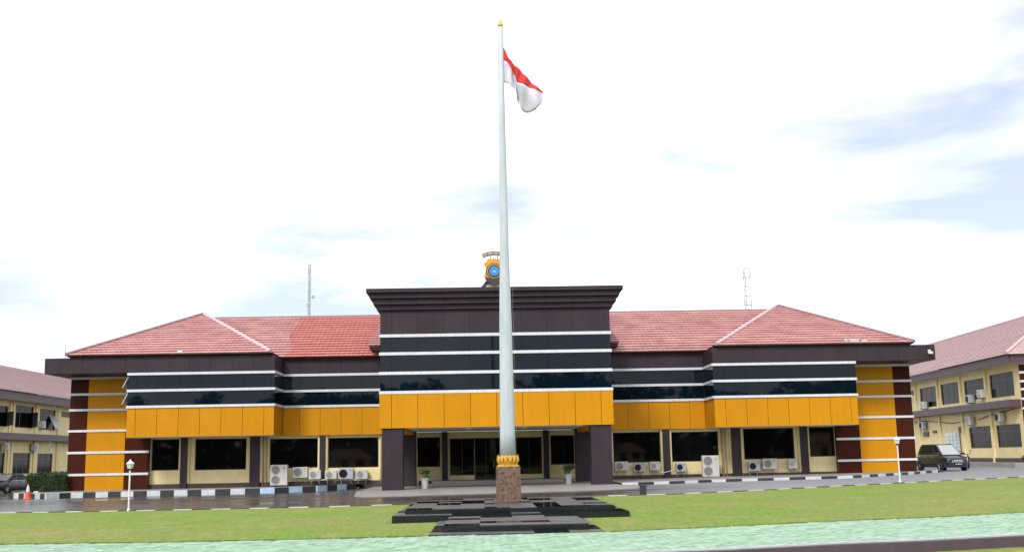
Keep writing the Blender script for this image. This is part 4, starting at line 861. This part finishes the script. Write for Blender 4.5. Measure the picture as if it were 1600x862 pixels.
p = onG(1524, 724.5); mt = thing('motorcycle', (32.0, 74.2, G(32.0)), 'dark motorcycle standing behind the parked minivan', 'motorcycle', rz=R(-120))
P = lambda mb, n, m, par=None, **k: mb.build(n, m, par or mt, world=False, **k)
for sx in (-.62, .62):
    wh = P(MB().lathe([(.22, -.045), (.28, -.04), (.3, 0), (.28, .04), (.22, .045)], (sx, 0, .3), 22, 'y'), 'wheel', 'rubber', smooth=True)
    rm = MB()
    for k in range(6): a = math.pi*k/3; rm.tube([(sx, 0, .3), (sx+.23*math.cos(a), 0, .3+.23*math.sin(a))], .012, 4)
    put('spoke', rm.mesh('spoke', 'rim'), wh)
P(MB().hexa([(-.5, -.1, .42), (.25, -.12, .35), (.25, .12, .35), (-.5, .1, .42), (-.6, -.11, .72), (.3, -.09, .62), (.3, .09, .62), (-.6, .11, .72)]), 'body', 'paint_navy', bevel=.04)
P(MB().hexa([(-.75, -.11, .74), (.12, -.1, .68), (.12, .1, .68), (-.75, .11, .74), (-.72, -.1, .83), (.1, -.08, .77), (.1, .08, .77), (-.72, .1, .83)]), 'seat', 'rubber', bevel=.03)
P(MB().tube([(.64, -.07, .3), (.42, -.07, .95)], .022).tube([(.64, .07, .3), (.42, .07, .95)], .022), 'fork', 'steel')
P(MB().hexa([(.3, -.14, .42), (.5, -.06, .5), (.5, .06, .5), (.3, .14, .42), (.3, -.13, .98), (.52, -.1, .92), (.52, .1, .92), (.3, .13, .98)]), 'leg_shield', 'paint_navy', bevel=.03)
hb = P(MB().tube([(.3, -.34, 1.0), (.4, 0, .98), (.3, .34, 1.0)], .018), 'handlebar', 'dark_steel')
for s in (-1, 1): put('mirror', MB().tube([(.35, s*.24, 1.0), (.33, s*.28, 1.16)], .008, 4).box(.32, .34, s*.28-.05, s*.28+.05, 1.14, 1.22).mesh('mirror', 'dark_steel'), hb)
P(MB().lathe([(0, 0), (.09, 0), (.08, .08), (0, .1)], (.52, 0, .86), 14, 'x'), 'headlight', 'lamp_glass'); P(MB().tube([(-.1, .12, .25), (-.8, .14, .36)], [.03, .05]), 'exhaust', 'steel')

# ------------------------------------------------------------------ lamps, cone, box, pots, hedge
def garden_lamp(px, py, hgt, label):
    q = onG(px, py); t = thing('garden_lamp', (q.x, q.y+.12, G(q.x)+.02), label, 'lamp post', 'garden lamps along the lawn edge')
    P = lambda mb, n, m, par=None, **k: mb.build(n, m, par or t, world=False, **k)
    P(MB().lathe([(0, 0), (.07, 0), (.06, .06), (.032, .1), (.03, hgt-.34), (0, hgt-.34)], n=12), 'post', 'white_plastic', smooth=False)
    P(MB().lathe([(0, hgt-.36), (.05, hgt-.36), (.075, hgt-.31), (.0, hgt-.3)], n=12), 'socket', 'dark_steel')
    ln = P(MB().lathe([(0, hgt-.3), (.085, hgt-.3), (.125, hgt-.13), (0, hgt-.13)], n=6), 'lantern', 'lamp_glass')
    rb_ = MB()
    for k in range(6): a = math.pi*k/3; rb_.tube([(.087*math.cos(a), .087*math.sin(a), hgt-.3), (.127*math.cos(a), .127*math.sin(a), hgt-.13)], .008, 4)
    put('lantern_rib', rb_.mesh('lantern_rib', 'white_plastic'), ln)
    P(MB().lathe([(0, hgt-.13), (.155, hgt-.13), (.15, hgt-.1), (.04, hgt-.015), (.02, hgt+.03), (0, hgt+.04)], n=6), 'cap', 'white_plastic')
garden_lamp(199, 799, 1.86, 'white garden lamp on the lawn edge facing the cone-side pier')
garden_lamp(1408, 753.5, 2.02, 'white garden lamp on the lawn edge facing the minivan-side pier')

q = onG(43, 779.3); t = thing('traffic_cone', (q.x, q.y, G(q.x)), 'orange and white traffic cone on the wet road beside the hedge', 'traffic cone')
t_(MB().box(-.2, .2, -.2, .2, 0, .05), 'base', 'orange', bevel=.01); t_(MB().lathe([(0, .05), (.165, .05), (.105, .42), (0, .42)], n=20), 'lower_cone', 'orange', smooth=False)
t_(MB().lathe([(0, .421), (.104, .421), (.05, .76), (.0, .77)], n=20), 'white_sleeve', 'white_plastic'); t_(MB().lathe([(0, .77), (.048, .77), (.03, .85), (0, .86)], n=16), 'tip', 'orange')
q = onG(53, 778); t = thing('concrete_block', (q.x, q.y+.3, G(q.x)), 'white-painted concrete block standing behind the traffic cone', 'block')
t_(MB().hexa([(-.16, -.12, 0), (.16, -.12, 0), (.16, .12, 0), (-.16, .12, 0), (-.13, -.1, .4), (.13, -.1, .4), (.13, .1, .4), (-.13, .1, .4)]), 'block_body', 'kerb_white', bevel=.02); t_(MB().box(-.17, .17, -.13, .13, -.02, .04), 'footing', 'concrete')
q = onG(1005, 773); t = thing('utility_box', (q.x, q.y, G(q.x)), 'small black utility box on the lawn edge by the driveway', 'box')
t_(MB().box(-.12, .12, -.1, .1, .04, .36), 'cabinet', 'dark_steel', bevel=.015); t_(MB().box(-.14, .14, -.12, .12, .36, .385), 'lid', 'kerb_black', bevel=.008); t_(MB().box(-.1, -.06, -.06, .06, -.05, .04).box(.06, .1, -.06, .06, -.05, .04), 'leg', 'dark_steel')

def leafblob(cs, n, size, rnd, flat=.5):
    vs = []; fs = []
    for c, r in cs:
        for _ in range(n):
            d = Vector((rnd.gauss(0, 1), rnd.gauss(0, 1), rnd.gauss(0, 1))).normalized(); p = Vector(c)+Vector((d.x*r[0], d.y*r[1], d.z*r[2]))*rnd.uniform(.55, 1.05)
            a = Vector((rnd.gauss(0, 1), rnd.gauss(0, 1), rnd.gauss(0, flat))).normalized()*size*rnd.uniform(.6, 1.3); b = a.cross(d+Vector((rnd.gauss(0, .4), rnd.gauss(0, .4), rnd.gauss(0, .4)))).normalized()*a.length*.55
            i = len(vs); vs += [p-a, p-b, p+a, p+b]; fs.append((i, i+1, i+2, i+3))
    m = MB(); m.add(vs, fs); return m
rnd = random.Random(5)
for x, y, lab in ((-4.0, 61.2, 'grey pot of leafy plant beside the portico column on the cone side'), (4.05, 62.6, 'grey pot of leafy plant beside the portico column on the minivan side')):
    t = thing('potted_plant', (x, y, G(x)+.036), lab, 'potted plant', 'potted plants in the portico')
    t_(MB().lathe([(0, 0), (.15, 0), (.2, .45), (.235, .52), (.235, .56), (.2, .56), (.19, .5), (0, .5)], n=20), 'pot', 'pot', smooth=False); t_(MB().lathe([(0, .48), (.185, .48), (.185, .515), (0, .515)], n=16), 'soil', 'soil')
    st = MB()
    for k in range(7): a = k*.9; st.tube([(0, 0, .5), (.1*math.cos(a), .1*math.sin(a), .72), (.22*math.cos(a), .22*math.sin(a), .95)], .01, 4)
    t_(st, 'stems', 'bark'); cs = [((.2*math.cos(k), .2*math.sin(k), rnd.uniform(.66, 1.0)), (.15, .15, .14)) for k in range(7)]+[((0, 0, .9), (.16, .16, .16))]
    me = leafblob(cs, 34, .07, rnd); me.build('foliage', 'pot_leaf', t, world=False)
a, b = onG(46, 777), onG(103, 770)
hx0, hx1, hy = -30.0, -26.6, 69.0
t = thing('clipped_hedge', ((hx0+hx1)/2, hy, G(-28)), 'dark green clipped hedge between the dark sedan and the corner pier', 'hedge')
HX = (onY(41, 760, 68.4).x-(hx0+hx1)/2)
t_(MB().box(HX+.1, 1.85, -.55, 3.4, 0, 1.25), 'dark_core', 'hedge_core', bevel=.15)  # solid near-black box stands in for shade inside the hedge
hv = []; 
for _ in range(15000):
    f = rnd.random()
    if f < .4: p = (rnd.uniform(HX, 1.95), -.62+rnd.gauss(0, .05), rnd.uniform(.0, 1.32))
    elif f < .8: p = (rnd.uniform(HX, 1.95), rnd.uniform(-.6, 3.5), 1.31+rnd.gauss(0, .05)+.05*math.sin(3*f*9))
    else: p = (rnd.choice((HX, 1.92))+rnd.gauss(0, .05), rnd.uniform(-.6, 3.5), rnd.uniform(0, 1.3))
    a = Vector((rnd.gauss(0, 1), rnd.gauss(0, 1), rnd.gauss(0, 1))).normalized()*rnd.uniform(.03, .07); b = a.orthogonal().normalized()*a.length*.6; hv.append((Vector(p), a, b))
mb = MB(); mb.v = [tuple(v) for p, a, b in hv for v in (p-a, p-b, p+a, p+b)]; mb.f = [(4*i, 4*i+1, 4*i+2, 4*i+3) for i in range(len(hv))]
t_(mb, 'foliage', 'hedge_leaf')
q = onP(1600, 708, Vector((0, 74.5, 0)), Vector((0, 1, 0)))
t = thing('shrub', (q.x+.25, 74.5, G(q.x)), 'small rounded shrub by the terrace of the annex', 'shrub')
t_(MB().tube([(0, 0, 0), (.02, 0, .5), (0, 0, .9)], [.05, .04, .02], 6), 'stem', 'bark'); leafblob([((rnd.uniform(-.25, .25), rnd.uniform(-.25, .25), rnd.uniform(.5, 1.15)), (.25, .25, .22)) for _ in range(9)], 70, .07, rnd).build('foliage', 'hedge_leaf', t, world=False)

# ------------------------------------------------------------------ trees across the field, mirrored in the front glass
def tree_proto(seed, lm):
    rd = random.Random(seed); tr = MB(); tr.tube([(0, 0, -.3), (.1, 0, 2), (.0, .1, 4.2), (.15, 0, 7)], [.32, .26, .2, .08], 8); cs = []
    for k in range(9):
        a = k*2.4; z0 = 2.6+.45*k; e = Vector((math.cos(a)*rd.uniform(1.6, 2.9), math.sin(a)*rd.uniform(1.6, 2.9), z0+rd.uniform(1.2, 2.2)))
        tr.tube([(0, 0, z0), (e.x*.5, e.y*.5, z0+.6), e], [.12, .08, .03], 5)
        for _ in range(3): cs.append(((e.x+rd.gauss(0, .7), e.y+rd.gauss(0, .7), e.z+rd.gauss(0, .6)), (rd.uniform(.7, 1.2),)*2+(rd.uniform(.5, .9),)))
    for _ in range(7): cs.append(((rd.gauss(0, .9), rd.gauss(0, .9), rd.uniform(6.5, 9.0)), (1.0, 1.0, .8)))
    for _ in range(16): cs.append(((rd.gauss(0, 1.9), rd.gauss(0, 1.3), rd.uniform(.4, 3.6)), (1.3, 1.1, .9)))  # low clumps added to close sky gaps mirrored in the ground-floor panes
    return tr.mesh('trunk', 'bark'), leafblob(cs, 55, .3, rd).mesh('crown', lm)
protos = [tree_proto(11, 'leaf'), tree_proto(23, 'leaf_b'), tree_proto(37, 'leaf')]
for k, (x, y, h) in enumerate(tuple((-66+q*5.6, -48-(q % 3), 8.2+(q*37 % 10)*.16) for q in range(24))+((-62, -42, 11.5), (-55, -40, 12.5), (-48, -41, 11.2), (-44, -39, 13), (-38, -42, 9.2), (-33, -40, 13.2), (-28, -41, 13.9), (-24, -40, 12.8), (-20.5, -41, 13.6), (-14, -40, 13), (-9, -42, 13.3), (-4, -40, 10.2), (1, -41, 9.6),  # first, rear row is added, unseen, to darken the ground-floor reflections
                              (6, -40, 12), (10.5, -41, 15.2), (14.5, -40, 14.3), (20, -41, 13.6), (25, -40, 13.9), (29, -42, 10.5), (33.5, -40, 12.8), (38.5, -41, 11.8), (44, -40, 10.4), (49, -41, 13), (54.5, -40, 13.4), (61, -41, 12.5))):
    t = thing('tree', (x, y, G(x)-.15), 'leafy tree across the field, seen only mirrored in the front glass', 'tree', 'trees across the field mirrored in the glass')
    t.rotation_euler = (0, 0, k*1.3); sc = h/9.6; t.scale = (sc*random.uniform(.9, 1.2), sc*random.uniform(.9, 1.2), sc)
    put('trunk', protos[k % 3][0], t, world=False); put('crown', protos[k % 3][1], t, world=False)

def hut(x0, x1, y, h, label):
    c = (x0+x1)/2; t = thing('field_hut', (c, y, G(c)-.14), label, 'hut', 'huts across the field'); hw_ = (x1-x0)/2; P = lambda mb, n, m, par=None, **k: mb.build(n, m, par or t, world=False, **k)
    P(wall_open(-hw_, hw_, -.1, .1, 0, h, []), 'wall', 'cream'); P(MB().box(-hw_, -hw_+.2, -4, -.1, 0, h).box(hw_-.2, hw_, -4, -.1, 0, h).box(-hw_, hw_, -4.2, -4, 0, h), 'wall', 'cream')
    P(MB().add([(-hw_-.6, .7, h), (hw_+.6, .7, h), (hw_+.6, -4.8, h), (-hw_-.6, -4.8, h), (-hw_*.5, -2, h+1.5), (hw_*.5, -2, h+1.5)], [(0, 1, 5, 4), (1, 2, 5), (2, 3, 4, 5), (3, 0, 4), (0, 3, 2, 1)]), 'roof', 'tile')
    P(MB().box(-.5, .5, .11, .16, 0, 2.1), 'door', 'win_frame'); P(MB().box(hw_*.45, hw_*.8, .11, .15, .95, 2.0), 'window', 'glass_side')
hut(49, 54.5, -30, 2.7, 'low cream tiled hut across the field, opposite the minivan-side corner')
hut(-26, -18.5, -31, 2.2, 'low cream tiled hut across the field, opposite the blue-grey outdoor unit')
hut(17.5, 24, -32, 2.0, 'lowest cream tiled hut across the field, opposite the minivan side of the portico')
